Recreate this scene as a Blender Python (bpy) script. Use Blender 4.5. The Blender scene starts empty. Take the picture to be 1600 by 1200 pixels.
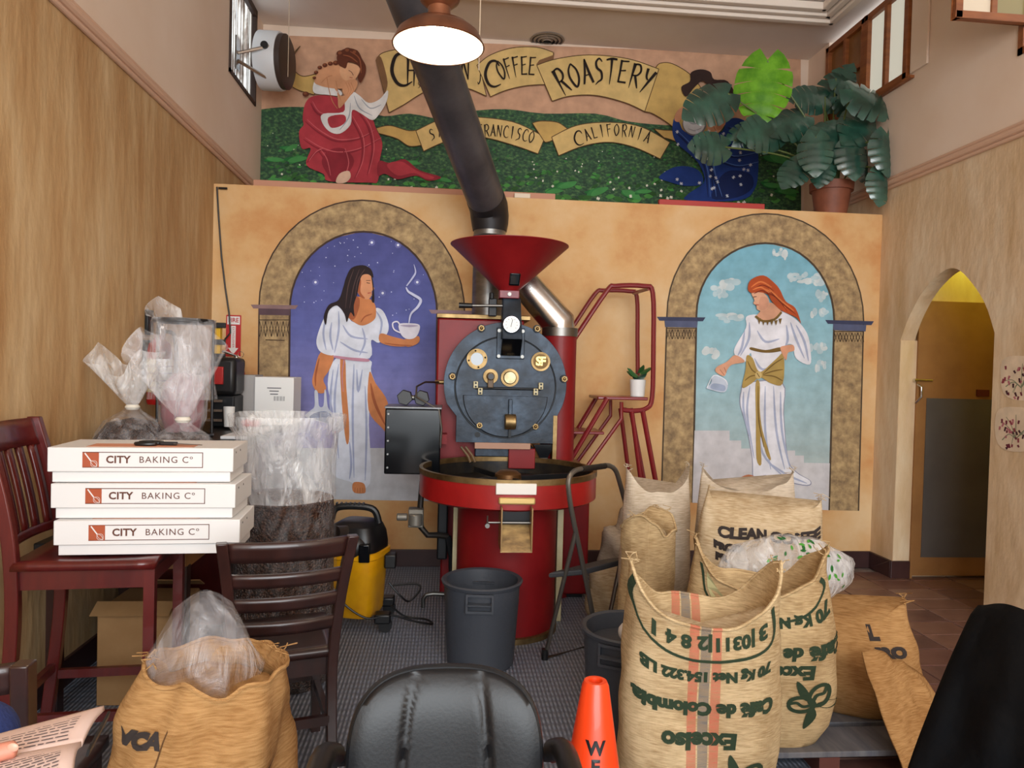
import bpy, bmesh, math, random
from mathutils import Vector, Matrix, noise
from mathutils.geometry import tessellate_polygon
PI = math.pi
rnd = random.Random(7)
scene = bpy.context.scene
COL = scene.collection

# ------------------------------------------------------------ camera
FPX = 1150.0
YAW, PITCH, ROLL = math.radians(5.10), math.radians(1.26), 0.026
CAM = Vector((0, 0, 1.5))
F_ = Vector((math.sin(YAW)*math.cos(PITCH), math.cos(YAW)*math.cos(PITCH), -math.sin(PITCH)))
R0 = Vector((math.cos(YAW), -math.sin(YAW), 0)); U0 = R0.cross(F_)
R_ = R0*math.cos(ROLL) + U0*math.sin(ROLL); U_ = -R0*math.sin(ROLL) + U0*math.cos(ROLL)
cd = bpy.data.cameras.new('camera'); cd.sensor_width = 36; cd.lens = 36*FPX/1600; cd.clip_start = 0.02
cam = bpy.data.objects.new('camera', cd); COL.objects.link(cam)
m3 = Matrix((R_, U_, -F_)).transposed()
cam.matrix_world = Matrix.Translation(CAM) @ m3.to_4x4()
scene.camera = cam
# ------------------------------------------------------------ light
w = bpy.data.worlds.new('world'); scene.world = w; w.use_nodes = True
w.node_tree.nodes['Background'].inputs[0].default_value = (0.90, 0.96, 1.0, 1)
w.node_tree.nodes['Background'].inputs[1].default_value = 1.6
def area(name, loc, rot, sx, sy, power, col):
    l = bpy.data.lights.new(name, 'AREA'); l.shape = 'RECTANGLE'; l.size = sx; l.size_y = sy; l.energy = power; l.color = col
    o = bpy.data.objects.new(name, l); COL.objects.link(o); o.location = loc; o.rotation_euler = rot
    return o
# the shop front: tall daylight windows behind the photographer
area('shopfront_window_offscreen', (0.8, -3.9, 2.6), (math.radians(90), 0, 0), 4.6, 3.6, 330, (0.93, 0.97, 1.0))
scene.view_settings.view_transform = 'Standard'; scene.view_settings.look = 'None'
scene.view_settings.gamma = 1.0; scene.view_settings.use_curve_mapping = False
scene.view_settings.exposure = 0.3

# ------------------------------------------------------------ pixel -> room point helpers
def ray(px, py): return F_*FPX + R_*(px-800) + U_*(600-py)
def at(px, py, y): d = ray(px, py); return CAM + d*(y/d.y)
def atx(px, py, x): d = ray(px, py); return CAM + d*(x/d.x)
def atz(px, py, z): d = ray(px, py); return CAM + d*((z-1.5)/d.z)
def V(*a): return Vector(a)
def lin(c):
    f = lambda u: u/12.92 if u <= 0.04045 else ((u+0.055)/1.055)**2.4
    return tuple(f(x/255.0) for x in c[:3]) + (1.0,)

# ------------------------------------------------------------ materials
MATS = {}
def mat(name, col=(128,128,128), rough=0.5, metal=0.0, col2=None, scale=5.0, stretch=(1,1,1), detail=4, lo=0.35, hi=0.65,
        bump=0.0, bscale=40.0, bstretch=(1,1,1), col3=None, spec=0.5, coat=0.0, emit=None, estr=0.0, voro=False):
    if name in MATS: return MATS[name]
    m = bpy.data.materials.new(name); m.use_nodes = True; MATS[name] = m
    nt = m.node_tree; N = nt.nodes; L = nt.links; b = N['Principled BSDF']
    b.inputs['Base Color'].default_value = lin(col); b.inputs['Roughness'].default_value = rough
    b.inputs['Metallic'].default_value = metal; b.inputs['Specular IOR Level'].default_value = spec
    b.inputs['Coat Weight'].default_value = coat
    if emit: b.inputs['Emission Color'].default_value = lin(emit); b.inputs['Emission Strength'].default_value = estr
    tc = N.new('ShaderNodeTexCoord')
    def mapped(s, st):
        mp = N.new('ShaderNodeMapping'); mp.inputs['Scale'].default_value = tuple(s*k for k in st)
        L.new(tc.outputs['Object'], mp.inputs[0]); return mp.outputs[0]
    if col2:
        nz = N.new('ShaderNodeTexNoise'); nz.inputs['Scale'].default_value = 1; nz.inputs['Detail'].default_value = detail
        nz.inputs['Roughness'].default_value = 0.6
        L.new(mapped(scale, stretch), nz.inputs['Vector'])
        r = N.new('ShaderNodeValToRGB'); e = r.color_ramp.elements
        e[0].position = lo; e[0].color = lin(col); e[1].position = hi; e[1].color = lin(col2)
        if col3: k = e.new((lo+hi)/2); k.color = lin(col3)
        L.new(nz.outputs['Fac'], r.inputs[0]); L.new(r.outputs[0], b.inputs['Base Color'])
    if bump:
        if voro:
            n2 = N.new('ShaderNodeTexVoronoi'); n2.inputs['Scale'].default_value = 1
            L.new(mapped(bscale, bstretch), n2.inputs['Vector']); out = n2.outputs['Distance']
        else:
            n2 = N.new('ShaderNodeTexNoise'); n2.inputs['Scale'].default_value = 1; n2.inputs['Detail'].default_value = 4
            L.new(mapped(bscale, bstretch), n2.inputs['Vector']); out = n2.outputs['Fac']
        bp = N.new('ShaderNodeBump'); bp.inputs['Strength'].default_value = bump; bp.inputs['Distance'].default_value = 0.02
        if voro: bp.invert = True
        L.new(out, bp.inputs['Height']); L.new(bp.outputs[0], b.inputs['Normal'])
    return m

def weave_mat(name, col, col2, stripes=None, wscale=220.0):
    """burlap: crossed thread bump, thread colour variation, optional woven stripes given along local x"""
    m = bpy.data.materials.new(name); m.use_nodes = True; MATS[name] = m
    nt = m.node_tree; N = nt.nodes; L = nt.links; b = N['Principled BSDF']
    b.inputs['Roughness'].default_value = 0.95; b.inputs['Specular IOR Level'].default_value = 0.1
    tc = N.new('ShaderNodeTexCoord')
    nz = N.new('ShaderNodeTexNoise'); nz.inputs['Scale'].default_value = 7; nz.inputs['Detail'].default_value = 6
    L.new(tc.outputs['Object'], nz.inputs['Vector'])
    mp = N.new('ShaderNodeMapping'); mp.inputs['Scale'].default_value = (25, 25, 260); L.new(tc.outputs['Object'], mp.inputs[0])
    n3 = N.new('ShaderNodeTexNoise'); n3.inputs['Scale'].default_value = 1; L.new(mp.outputs[0], n3.inputs['Vector'])
    add = N.new('ShaderNodeMath'); add.operation = 'ADD'; L.new(nz.outputs['Fac'], add.inputs[0]); L.new(n3.outputs['Fac'], add.inputs[1])
    hf = N.new('ShaderNodeMath'); hf.operation = 'MULTIPLY'; hf.inputs[1].default_value = 0.5; L.new(add.outputs[0], hf.inputs[0])
    r = N.new('ShaderNodeValToRGB'); e = r.color_ramp.elements
    e[0].position = 0.38; e[0].color = lin(col); e[1].position = 0.62; e[1].color = lin(col2); L.new(hf.outputs[0], r.inputs[0])
    color = r.outputs[0]
    sx = N.new('ShaderNodeSeparateXYZ'); L.new(tc.outputs['Object'], sx.inputs[0])
    for (x0, x1, c) in (stripes or []):
        g = N.new('ShaderNodeMath'); g.operation = 'GREATER_THAN'; g.inputs[1].default_value = x0; L.new(sx.outputs[0], g.inputs[0])
        l2 = N.new('ShaderNodeMath'); l2.operation = 'LESS_THAN'; l2.inputs[1].default_value = x1; L.new(sx.outputs[0], l2.inputs[0])
        mm = N.new('ShaderNodeMath'); mm.operation = 'MULTIPLY'; L.new(g.outputs[0], mm.inputs[0]); L.new(l2.outputs[0], mm.inputs[1])
        ms = N.new('ShaderNodeMath'); ms.operation = 'MULTIPLY'; L.new(mm.outputs[0], ms.inputs[0]); L.new(n3.outputs['Fac'], ms.inputs[1])
        m2 = N.new('ShaderNodeMath'); m2.operation = 'MULTIPLY'; m2.inputs[1].default_value = 1.05; L.new(ms.outputs[0], m2.inputs[0])
        mx = N.new('ShaderNodeMix'); mx.data_type = 'RGBA'; L.new(m2.outputs[0], mx.inputs[0]); L.new(color, mx.inputs[6]); mx.inputs[7].default_value = lin(c)
        color = mx.outputs[2]
    L.new(color, b.inputs['Base Color'])
    hs = []
    for ax in ('X', 'Z'):
        wv = N.new('ShaderNodeTexWave'); wv.bands_direction = ax; wv.inputs['Scale'].default_value = wscale/2.8; wv.inputs['Distortion'].default_value = .6
        L.new(tc.outputs['Object'], wv.inputs['Vector']); hs.append(wv)
    mh = N.new('ShaderNodeMath'); mh.operation = 'ADD'; L.new(hs[0].outputs['Fac'], mh.inputs[0]); L.new(hs[1].outputs['Fac'], mh.inputs[1])
    bp = N.new('ShaderNodeBump'); bp.inputs['Strength'].default_value = 0.3; bp.inputs['Distance'].default_value = 0.003
    L.new(mh.outputs[0], bp.inputs['Height']); L.new(bp.outputs[0], b.inputs['Normal'])
    return m

def plastic_mat(name, tint=(235,235,240), opac=0.3, hi=0.75):
    """thin cloudy polythene: transparent film mixed with a crumpled glossy white skin"""
    m = bpy.data.materials.new(name); m.use_nodes = True; MATS[name] = m
    nt = m.node_tree; N = nt.nodes; L = nt.links; b = N['Principled BSDF']
    b.inputs['Base Color'].default_value = lin(tint); b.inputs['Roughness'].default_value = 0.16; b.inputs['Specular IOR Level'].default_value = 0.9
    tr = N.new('ShaderNodeBsdfTransparent'); mx = N.new('ShaderNodeMixShader')
    tc = N.new('ShaderNodeTexCoord'); nz = N.new('ShaderNodeTexNoise'); nz.inputs['Scale'].default_value = 9; nz.inputs['Detail'].default_value = 5
    nz.inputs['Distortion'].default_value = 1.2
    mp = N.new('ShaderNodeMapping'); mp.inputs['Scale'].default_value = (1.4, 1.4, 0.55); L.new(tc.outputs['Object'], mp.inputs[0]); L.new(mp.outputs[0], nz.inputs['Vector'])
    r = N.new('ShaderNodeMapRange'); r.inputs[1].default_value = 0.42; r.inputs[2].default_value = 0.78; r.inputs[3].default_value = opac; r.inputs[4].default_value = hi
    L.new(nz.outputs['Fac'], r.inputs[0]); L.new(r.outputs[0], mx.inputs[0])
    L.new(tr.outputs[0], mx.inputs[1]); L.new(b.outputs[0], mx.inputs[2]); L.new(mx.outputs[0], N['Material Output'].inputs[0])
    n2 = N.new('ShaderNodeTexNoise'); n2.inputs['Scale'].default_value = 10; n2.inputs['Detail'].default_value = 3; n2.inputs['Distortion'].default_value = 1.5
    L.new(mp.outputs[0], n2.inputs['Vector'])
    bp = N.new('ShaderNodeBump'); bp.inputs['Strength'].default_value = 0.9; bp.inputs['Distance'].default_value = 0.03
    L.new(n2.outputs['Fac'], bp.inputs['Height']); L.new(bp.outputs[0], b.inputs['Normal'])
    return m

def paint_mat():
    m = bpy.data.materials.new('mural_paint'); m.use_nodes = True; nt = m.node_tree; N = nt.nodes; L = nt.links; b = N['Principled BSDF']
    a = N.new('ShaderNodeVertexColor'); a.layer_name = 'Col'
    tc = N.new('ShaderNodeTexCoord'); nz = N.new('ShaderNodeTexNoise'); nz.inputs['Scale'].default_value = 9; nz.inputs['Detail'].default_value = 7
    L.new(tc.outputs['Object'], nz.inputs['Vector'])
    r = N.new('ShaderNodeMapRange'); r.inputs[1].default_value = .3; r.inputs[2].default_value = .7; r.inputs[3].default_value = .84; r.inputs[4].default_value = 1.12
    L.new(nz.outputs['Fac'], r.inputs[0])
    mx = N.new('ShaderNodeVectorMath'); mx.operation = 'SCALE'; L.new(a.outputs[0], mx.inputs[0]); L.new(r.outputs[0], mx.inputs['Scale'])
    L.new(mx.outputs[0], b.inputs['Base Color']); b.inputs['Roughness'].default_value = 0.7; b.inputs['Specular IOR Level'].default_value = .25
    return m
PAINT = paint_mat()

# ------------------------------------------------------------ object helpers
ORG = {}
def thing(name, label, cat, loc=(0,0,0), group=None, local=False):
    o = bpy.data.objects.new(name, None); COL.objects.link(o); o.location = loc; o.empty_display_size = .05
    o['label'] = label; o['category'] = cat
    if group: o['group'] = group
    ORG[o] = Vector((0,0,0)) if local else Vector(loc)
    return o
def tag(o, label, cat, group=None):
    o['label'] = label; o['category'] = cat
    if group: o['group'] = group
    return o
def struct(o): o['kind'] = 'structure'; return o

class MB:
    def __init__(s): s.v = []; s.f = []
    def add(s, vs, fs):
        n = len(s.v); s.v += [Vector(p) for p in vs]; s.f += [tuple(i+n for i in f) for f in fs]; return s
    def box(s, c, size, rot=None):
        x, y, z = (k/2 for k in size); c = Vector(c)
        vs = [Vector((a*x, b*y, d*z)) for a in (-1,1) for b in (-1,1) for d in (-1,1)]
        if rot is not None: vs = [rot @ p for p in vs]
        return s.add([p+c for p in vs], [(0,1,3,2),(4,6,7,5),(0,4,5,1),(2,3,7,6),(0,2,6,4),(1,5,7,3)])
    def mm(s, a, b):
        a = Vector(a); b = Vector(b); return s.box((a+b)/2, [abs(k) for k in (b-a)])
    def beam(s, p0, p1, wd, dp, up=(0,0,1)):
        p0 = Vector(p0); p1 = Vector(p1); d = p1-p0; z = d.normalized(); x = Vector(up).cross(z)
        if x.length < 1e-4: x = Vector((1,0,0))
        x.normalize(); y = z.cross(x); R = Matrix((x, y, z)).transposed()
        return s.box((p0+p1)/2, (wd, dp, d.length), R)
    def cyl(s, p0, p1, r0, r1=None, n=24, cap=True):
        p0 = Vector(p0); p1 = Vector(p1); r1 = r0 if r1 is None else r1
        z = (p1-p0).normalized(); x = z.orthogonal().normalized(); y = z.cross(x); vs = []
        for k in range(n):
            a = 2*PI*k/n; d = x*math.cos(a)+y*math.sin(a); vs += [p0+d*r0, p1+d*r1]
        fs = [(2*k, 2*((k+1)%n), 2*((k+1)%n)+1, 2*k+1) for k in range(n)]
        if cap: fs += [tuple(2*k for k in range(n))[::-1], tuple(2*k+1 for k in range(n))]
        return s.add(vs, fs)
    def tube(s, pts, r, n=10, closed=False, radii=None):
        pts = [Vector(p) for p in pts]; m = len(pts); vs = []; x = None
        for i, p in enumerate(pts):
            if closed: t = pts[(i+1) % m]-pts[i-1]
            else: t = pts[min(i+1, m-1)]-pts[max(i-1, 0)]
            t.normalize()
            if x is None: x = t.orthogonal().normalized()
            else:
                x = x - t*x.dot(t)
                x = x.normalized() if x.length > 1e-5 else t.orthogonal().normalized()
            y = t.cross(x); rr = radii[i] if radii else r
            vs += [p + (x*math.cos(2*PI*k/n)+y*math.sin(2*PI*k/n))*rr for k in range(n)]
        fs = []
        for i in range(m if closed else m-1):
            a = i*n; b = ((i+1) % m)*n
            fs += [(a+k, a+(k+1) % n, b+(k+1) % n, b+k) for k in range(n)]
        if not closed: fs += [tuple(range(n))[::-1], tuple(range((m-1)*n, m*n))]
        return s.add(vs, fs)
    def lathe(s, prof, c=(0,0,0), axis=(0,0,1), n=40, wob=None):
        c = Vector(c); z = Vector(axis).normalized()
        x = Vector((1,0,0)) if abs(z.z) > .9 else Vector((0,0,1)).cross(z).normalized()
        y = z.cross(x); vs = []; m = len(prof)
        for k in range(n):
            a = 2*PI*k/n
            for i, (r, h) in enumerate(prof):
                if wob: r = r*wob(a, i/(m-1))
                vs.append(c + (x*math.cos(a)+y*math.sin(a))*r + z*h)
        fs = [(k*m+i, ((k+1) % n)*m+i, ((k+1) % n)*m+i+1, k*m+i+1) for k in range(n) for i in range(m-1)]
        return s.add(vs, fs)
    def sphere(s, c, r, n=16, m=10, fn=None):
        if not hasattr(r, '__len__'): r = (r, r, r)
        c = Vector(c); vs = []
        for i in range(m+1):
            t = PI*i/m
            for k in range(n):
                a = 2*PI*k/n; p = Vector((r[0]*math.sin(t)*math.cos(a), r[1]*math.sin(t)*math.sin(a), r[2]*math.cos(t)))
                if fn: p = fn(p)
                vs.append(c+p)
        return s.add(vs, [(i*n+k, (i+1)*n+k, (i+1)*n+(k+1) % n, i*n+(k+1) % n) for i in range(m) for k in range(n)])
    def grid(s, fn, nu, nv, wrap=False):
        vs = [fn(i/nu, j/nv) for j in range(nv+1) for i in range(nu if wrap else nu+1)]; w_ = nu if wrap else nu+1
        fs = [(j*w_+i, j*w_+(i+1) % w_, (j+1)*w_+(i+1) % w_, (j+1)*w_+i) for j in range(nv) for i in range(nu)]
        return s.add(vs, fs)
    def prism(s, poly, off):
        """closed solid from a planar polygon of points and an extrusion vector"""
        poly = [Vector(p) for p in poly]; off = Vector(off); n = len(poly)
        tri = tessellate_polygon([poly])
        s.add(poly + [p+off for p in poly], [tuple(t) for t in tri] + [tuple(i+n for i in t[::-1]) for t in tri]
              + [(i, (i+1) % n, (i+1) % n+n, i+n) for i in range(n)])
        return s
    def build(s, name, m, parent=None, smooth=35, bevel=0.0, solid=0.0, sub=0, loc=None, fix=True):
        me = bpy.data.meshes.new(name)
        if parent is not None: org = ORG[parent]
        elif loc is not None: org = Vector(loc)
        else:
            xs = [p.x for p in s.v]; ys = [p.y for p in s.v]
            org = Vector(((min(xs)+max(xs))/2, (min(ys)+max(ys))/2, min(p.z for p in s.v)))
        me.from_pydata([p-org for p in s.v], [], s.f)
        if fix:
            bm = bmesh.new(); bm.from_mesh(me); bmesh.ops.remove_doubles(bm, verts=bm.verts, dist=1e-6)
            bmesh.ops.recalc_face_normals(bm, faces=bm.faces); bm.to_mesh(me); bm.free()
        me.materials.append(m)
        if smooth:
            me.shade_smooth(); me.set_sharp_from_angle(angle=math.radians(smooth))
        o = bpy.data.objects.new(name, me); COL.objects.link(o); ORG[o] = org
        if parent is not None: o.parent = parent
        else: o.location = org
        if bevel:
            b = o.modifiers.new('bevel', 'BEVEL'); b.width = bevel; b.segments = 2; b.limit_method = 'ANGLE'; b.angle_limit = math.radians(40)
        if solid:
            d = o.modifiers.new('solid', 'SOLIDIFY'); d.thickness = solid; d.offset = 0
        if sub:
            d = o.modifiers.new('sub', 'SUBSURF'); d.levels = sub; d.render_levels = sub
        return o

def smooth_pts(pts, closed=True, k=4):
    pts = [Vector(p) for p in pts]; n = len(pts); out = []
    rng = range(n) if closed else range(n-1)
    for i in rng:
        if closed: a, b, c, d = pts[i-1], pts[i], pts[(i+1) % n], pts[(i+2) % n]
        else: a, b, c, d = pts[max(i-1, 0)], pts[i], pts[i+1], pts[min(i+2, n-1)]
        for j in range(k):
            t = j/k
            out.append(0.5*((2*b)+(c-a)*t+(2*a-5*b+4*c-d)*t*t+(3*b-a-3*c+d)*t**3))
    if not closed: out.append(pts[-1])
    return out

def copy_tree(o, parent=None):
    c = o.copy(); COL.objects.link(c); c.parent = parent
    for ch in list(o.children): copy_tree(ch, c)
    return c

class Paint:
    """flat paint on a wall: outlines laid on a plane of the room, each coat a hair proud of the last"""
    def __init__(s, fn, nrm, tr=lambda x, y: (x, y), base=0.002, step=0.0004):
        s.fn, s.n, s.tr, s.k, s.base, s.step = fn, Vector(nrm), tr, 0, base, step; s.v = []; s.f = []; s.c = []
    def _p(s, x, y, raw=False):
        q = (x, y) if raw else s.tr(x, y); return s.fn(*q) + s.n*(s.base+s.step*s.k)
    def poly(s, pts, col, sm=True, k=4):
        if sm: pts = [(p.x, p.y) for p in smooth_pts([(a, b, 0) for a, b in pts], True, k)]
        tri = tessellate_polygon([[Vector((a, b, 0)) for a, b in pts]]); n = len(s.v); s.v += [s._p(a, b) for a, b in pts]
        for t in tri: s.f.append(tuple(n+i for i in t)); s.c.append(lin(col))
        s.k += 1; return s
    def stroke(s, pts, w0, w1, col, sm=True, wm=None, bump=True):
        if sm: pts = [(p.x, p.y) for p in smooth_pts([(a, b, 0) for a, b in pts], False, 5)]
        m = len(pts); n = len(s.v)
        for i, (a, b) in enumerate(pts):
            t = i/(m-1); wd = w0+(w1-w0)*t
            if wm is not None: wd = (w0*(1-t)**2 + 2*wm*t*(1-t) + w1*t*t)
            p, q = pts[max(i-1, 0)], pts[min(i+1, m-1)]; dx, dy = q[0]-p[0], q[1]-p[1]; l = math.hypot(dx, dy) or 1
            s.v += [s._p(a-dy/l*wd/2, b+dx/l*wd/2), s._p(a+dy/l*wd/2, b-dx/l*wd/2)]
        for i in range(m-1): s.f.append((n+2*i, n+2*i+1, n+2*i+3, n+2*i+2)); s.c.append(lin(col))
        if bump: s.k += 1
        return s
    def ell(s, c, rx, ry, col, n=20, bump=True):
        pts = [(c[0]+rx*math.cos(2*PI*i/n), c[1]+ry*math.sin(2*PI*i/n)) for i in range(n)]
        m = len(s.v); s.v += [s._p(a, b) for a, b in pts]; s.f.append(tuple(range(m, m+n))); s.c.append(lin(col))
        if bump: s.k += 1
        return s
    def build(s, name, parent):
        me = bpy.data.meshes.new(name); org = ORG[parent]; me.from_pydata([p-org for p in s.v], [], s.f)
        ca = me.color_attributes.new('Col', 'FLOAT_COLOR', 'CORNER'); i = 0
        for pl, c in zip(me.polygons, s.c):
            for li in pl.loop_indices: ca.data[li].color = c
        me.materials.append(PAINT); o = bpy.data.objects.new(name, me); COL.objects.link(o); o.parent = parent; ORG[o] = org
        s.v, s.f, s.c = [], [], []
        return o

def text2d(body, size=1.0, bold=0.0, align='CENTER', sp=1.0):
    c = bpy.data.curves.new('t', 'FONT'); c.body = body; c.size = size; c.align_x = align; c.align_y = 'CENTER'; c.offset = bold; c.space_character = sp; c.resolution_u = 3
    o = bpy.data.objects.new('t', c); COL.objects.link(o); dg = bpy.context.evaluated_depsgraph_get()
    me = bpy.data.meshes.new_from_object(o.evaluated_get(dg)); vs = [(v.co.x, v.co.y) for v in me.vertices]; fs = [tuple(p.vertices) for p in me.polygons]
    bpy.data.objects.remove(o); bpy.data.curves.remove(c); bpy.data.meshes.remove(me)
    return vs, fs
def letters(name, body, size, fn, m, parent, **k):
    vs, fs = text2d(body, size, **k); mb = MB().add([fn(a, b) for a, b in vs], fs)
    return mb.build(name, m, parent, smooth=0, fix=False)
#--SECTION--
# ============================================================ the room
XL, XR, YB, YM, ZL, ZM, ZC = -1.70, 3.36, 5.5, 6.8, 2.77, 3.0, 4.5
YF = -4.0
m_orange = mat('ochre_plaster', (190,120,58), .8, col2=(222,192,148), col3=(212,168,114), scale=1.3, detail=9, lo=.3, hi=.7, bump=.12, bscale=9)
m_stucco = mat('streaked_stucco', (174,132,84), .75, col2=(208,180,138), col3=(190,154,108), scale=1.0, stretch=(5.5,5.5,1.1), detail=11, lo=.3, hi=.7, bump=.35, bscale=1.0, bstretch=(15,15,5))
m_stucco_r = mat('pale_stucco', (198,166,124), .75, col2=(226,206,176), col3=(214,186,150), scale=1.0, stretch=(5,5,1.6), detail=11, lo=.3, hi=.7, bump=.35, bscale=1.0, bstretch=(14,14,6))
m_upper = mat('upper_plaster', (228,204,182), .8, col2=(236,216,198), scale=1.0, detail=4, bump=.04, bscale=8)
m_ceil = mat('ceiling_plaster', (222,208,196), .85, col2=(230,218,208), scale=1.2, bump=.03, bscale=10)
m_trim = mat('pink_trim', (214,176,150), .55)
m_base = mat('dark_baseboard', (52,30,30), .4, col2=(66,40,38), scale=3)
m_brownwood = mat('window_wood', (122,66,30), .45, col2=(150,88,44), scale=3, stretch=(1,1,6))
m_redwood = mat('mahogany', (74,17,17), .32, col2=(98,26,22), scale=2.2, stretch=(5,5,1), coat=.3)
m_darkwood = mat('dark_walnut', (38,20,18), .35, col2=(54,28,24), scale=2.5, stretch=(5,5,1), coat=.3)
m_black = mat('black_plastic', (18,18,20), .4)
m_blackgloss = mat('black_gloss', (10,12,16), .12)
m_white = mat('white_paint', (232,232,230), .5)
m_steel = mat('brushed_steel', (196,192,188), .25, 1.0, bump=.05, bscale=30, bstretch=(1,1,12))
m_dullsteel = mat('dull_steel', (128,126,122), .4, 1.0)
m_chrome = mat('chrome', (215,215,215), .12, 1.0)
m_brass = mat('aged_brass', (158,132,90), .45, .9, col2=(112,90,58), scale=9)
m_cream = mat('cream_enamel', (206,196,158), .5, col2=(186,172,130), scale=6)
m_ink = mat('brown_ink', (112,46,26), .6)

# floor: grout bed + tiles at the right, rubber mat under the roaster
fl = MB().mm((XL-.1, YF, -.12), (4.5, YB+.1, -.006)).build('floor', mat('grout', (128,112,104), .8, col2=(104,90,84), scale=9), smooth=0); struct(fl)
m_tile = [mat('tile_%d' % i, c, .34, col2=c2, scale=4, detail=6, bump=.06, bscale=14) for i, (c, c2) in enumerate((((98,66,60),(124,88,78)), ((108,76,66),(132,98,86)), ((90,62,58),(116,84,76)), ((114,82,72),(138,106,94))))]
tw, td = .33, .22
tmesh = {}
for i in range(10):
    for j in range(24):
        x = 1.49+i*tw; y = .3+j*td
        if x+tw > 4.5 or y+td > YB+.02: continue
        if x > 3.3 and y < 3.9: continue
        k = rnd.randrange(4)
        if k not in tmesh:
            o = MB().box((0,0,-.004), (tw-.010, td-.010, .012)).build('tile', m_tile[k], fl, smooth=0, bevel=.002); tmesh[k] = o.data
        else:
            o = bpy.data.objects.new('tile', tmesh[k]); COL.objects.link(o); o.parent = fl
            b = o.modifiers.new('bevel', 'BEVEL'); b.width = .002; b.segments = 1
        o.location = (x+tw/2, y+td/2, rnd.uniform(-.0008,.0008))
def mat_rubber():
    m = bpy.data.materials.new('ribbed_rubber'); m.use_nodes = True; N = m.node_tree.nodes; L = m.node_tree.links; b = N['Principled BSDF']
    b.inputs['Roughness'].default_value = .38
    tc = N.new('ShaderNodeTexCoord'); outs = []
    for ax, sc in (('X', 17.0), ('Y', 6.0)):
        wv = N.new('ShaderNodeTexWave'); wv.bands_direction = ax; wv.inputs['Scale'].default_value = sc; wv.inputs['Distortion'].default_value = .3
        L.new(tc.outputs['Object'], wv.inputs['Vector']); outs.append(wv.outputs['Fac'])
    mu = N.new('ShaderNodeMath'); mu.operation = 'MULTIPLY'; L.new(outs[0], mu.inputs[0])
    ad = N.new('ShaderNodeMath'); ad.operation = 'ADD'; ad.inputs[1].default_value = .45; L.new(outs[1], ad.inputs[0]); L.new(ad.outputs[0], mu.inputs[1])
    r = N.new('ShaderNodeValToRGB'); r.color_ramp.elements[0].color = lin((92,98,110)); r.color_ramp.elements[1].color = lin((146,154,170)); L.new(mu.outputs[0], r.inputs[0])
    L.new(r.outputs[0], b.inputs['Base Color'])
    bp = N.new('ShaderNodeBump'); bp.inputs['Strength'].default_value = .6; bp.inputs['Distance'].default_value = .006; L.new(mu.outputs[0], bp.inputs['Height']); L.new(bp.outputs[0], b.inputs['Normal'])
    return m
fm = MB().mm((XL+.02, .5, -.006), (1.48, YB-.03, .006)).build('floor_mat', mat_rubber(), smooth=0)
tag(fm, 'ribbed grey rubber matting covering the floor around the red roaster', 'floor mat')

# back walls, ledge, ceiling
wb = MB().mm((XL-.1, YB, 0), (XR+.2, YB+.12, ZL)).build('wall_back', m_orange, smooth=0); struct(wb)
MB().mm((XL, YB+.12, ZL-.06), (XR, YM, ZL)).build('ledge', m_trim, wb, smooth=0)
wu = MB().mm((XL-.1, YM, 2.5), (XR+.1, YM+.1, ZC+.2)).build('wall_back_upper', m_upper, smooth=0); struct(wu)
def wall_strip(name, x, z0, z1, m, parent=None, out=-1):
    return MB().mm((x, YF, z0), (x+out*.12, YM+.1, z1)).build(name, m, parent, smooth=0)
# left wall with the slatted window opening
wl = wall_strip('wall_left', XL, 0, ZM, m_stucco); struct(wl)
y0, y1, z0 = 5.80, 6.56, 3.69
up = MB().mm((XL, YF, ZM), (XL-.12, y0, ZC)).mm((XL, y1, ZM), (XL-.12, YM, ZC)).mm((XL, y0, ZM), (XL-.12, y1, z0)).build('upper_wall', m_upper, wl, smooth=0)
# right wall, cut by the pointed doorway and the high window
arch = [(1407,532),(1420,496),(1441,457),(1468,428),(1490,419),(1511,433),(1538,472),(1554,520)]
ap = [atx(a, b, XR) for a, b in arch]; yn, yf = ap[-1].y, ap[0].y
ap = [p for p in smooth_pts(ap, False, 4)]
poly = [V(XR, YF, 0), V(XR, yn, 0)] + ap[::-1] + [V(XR, yf, 0), V(XR, YM+.1, 0), V(XR, YM+.1, ZM), V(XR, YF, ZM)]
wr = MB().prism(poly, (.11, 0, 0)).build('wall_right', m_stucco_r, smooth=0); struct(wr)
wy0, wy1, wz0 = 5.22, 6.42, 3.72
n0, n1 = 3.75, 4.12
MB().mm((XR, YF, ZM), (XR+.11, 3.2, ZC)).mm((XR, n1, ZM), (XR+.11, wy0, ZC)).mm((XR, wy1, ZM), (XR+.11, YM, ZC)).mm((XR, wy0, ZM), (XR+.11, wy1, wz0)).mm((XR, 3.2, ZM), (XR+.11, n1, 3.48)).build('upper_wall', m_upper, wr, smooth=0)
# vestibule behind the doorway
YV = yf
vb = MB().mm((XR+.001, YV-.004, .13), (XR+.13, YV-.0005, 1.78)).mm((XR+.11, YV+.03, 0), (4.6, YV+.09, 2.9)).mm((4.5, 3.6, 0), (4.58, YV+.1, 2.9)).mm((XR+.11, 3.5, 0), (4.5, 3.6, 2.9)).mm((XR+.11, 3.5, 2.82), (4.55, YV+.1, 2.9)).build('wall_vestibule', m_stucco_r, smooth=0); struct(vb)
l = bpy.data.lights.new('vestibule_lamp', 'POINT'); l.energy = 8; l.color = (.80, .88, .12); l.shadow_soft_size = .08
o = bpy.data.objects.new('vestibule_lamp', l); COL.objects.link(o); o.location = (XR+.55, YV-.35, 2.62)
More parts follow.
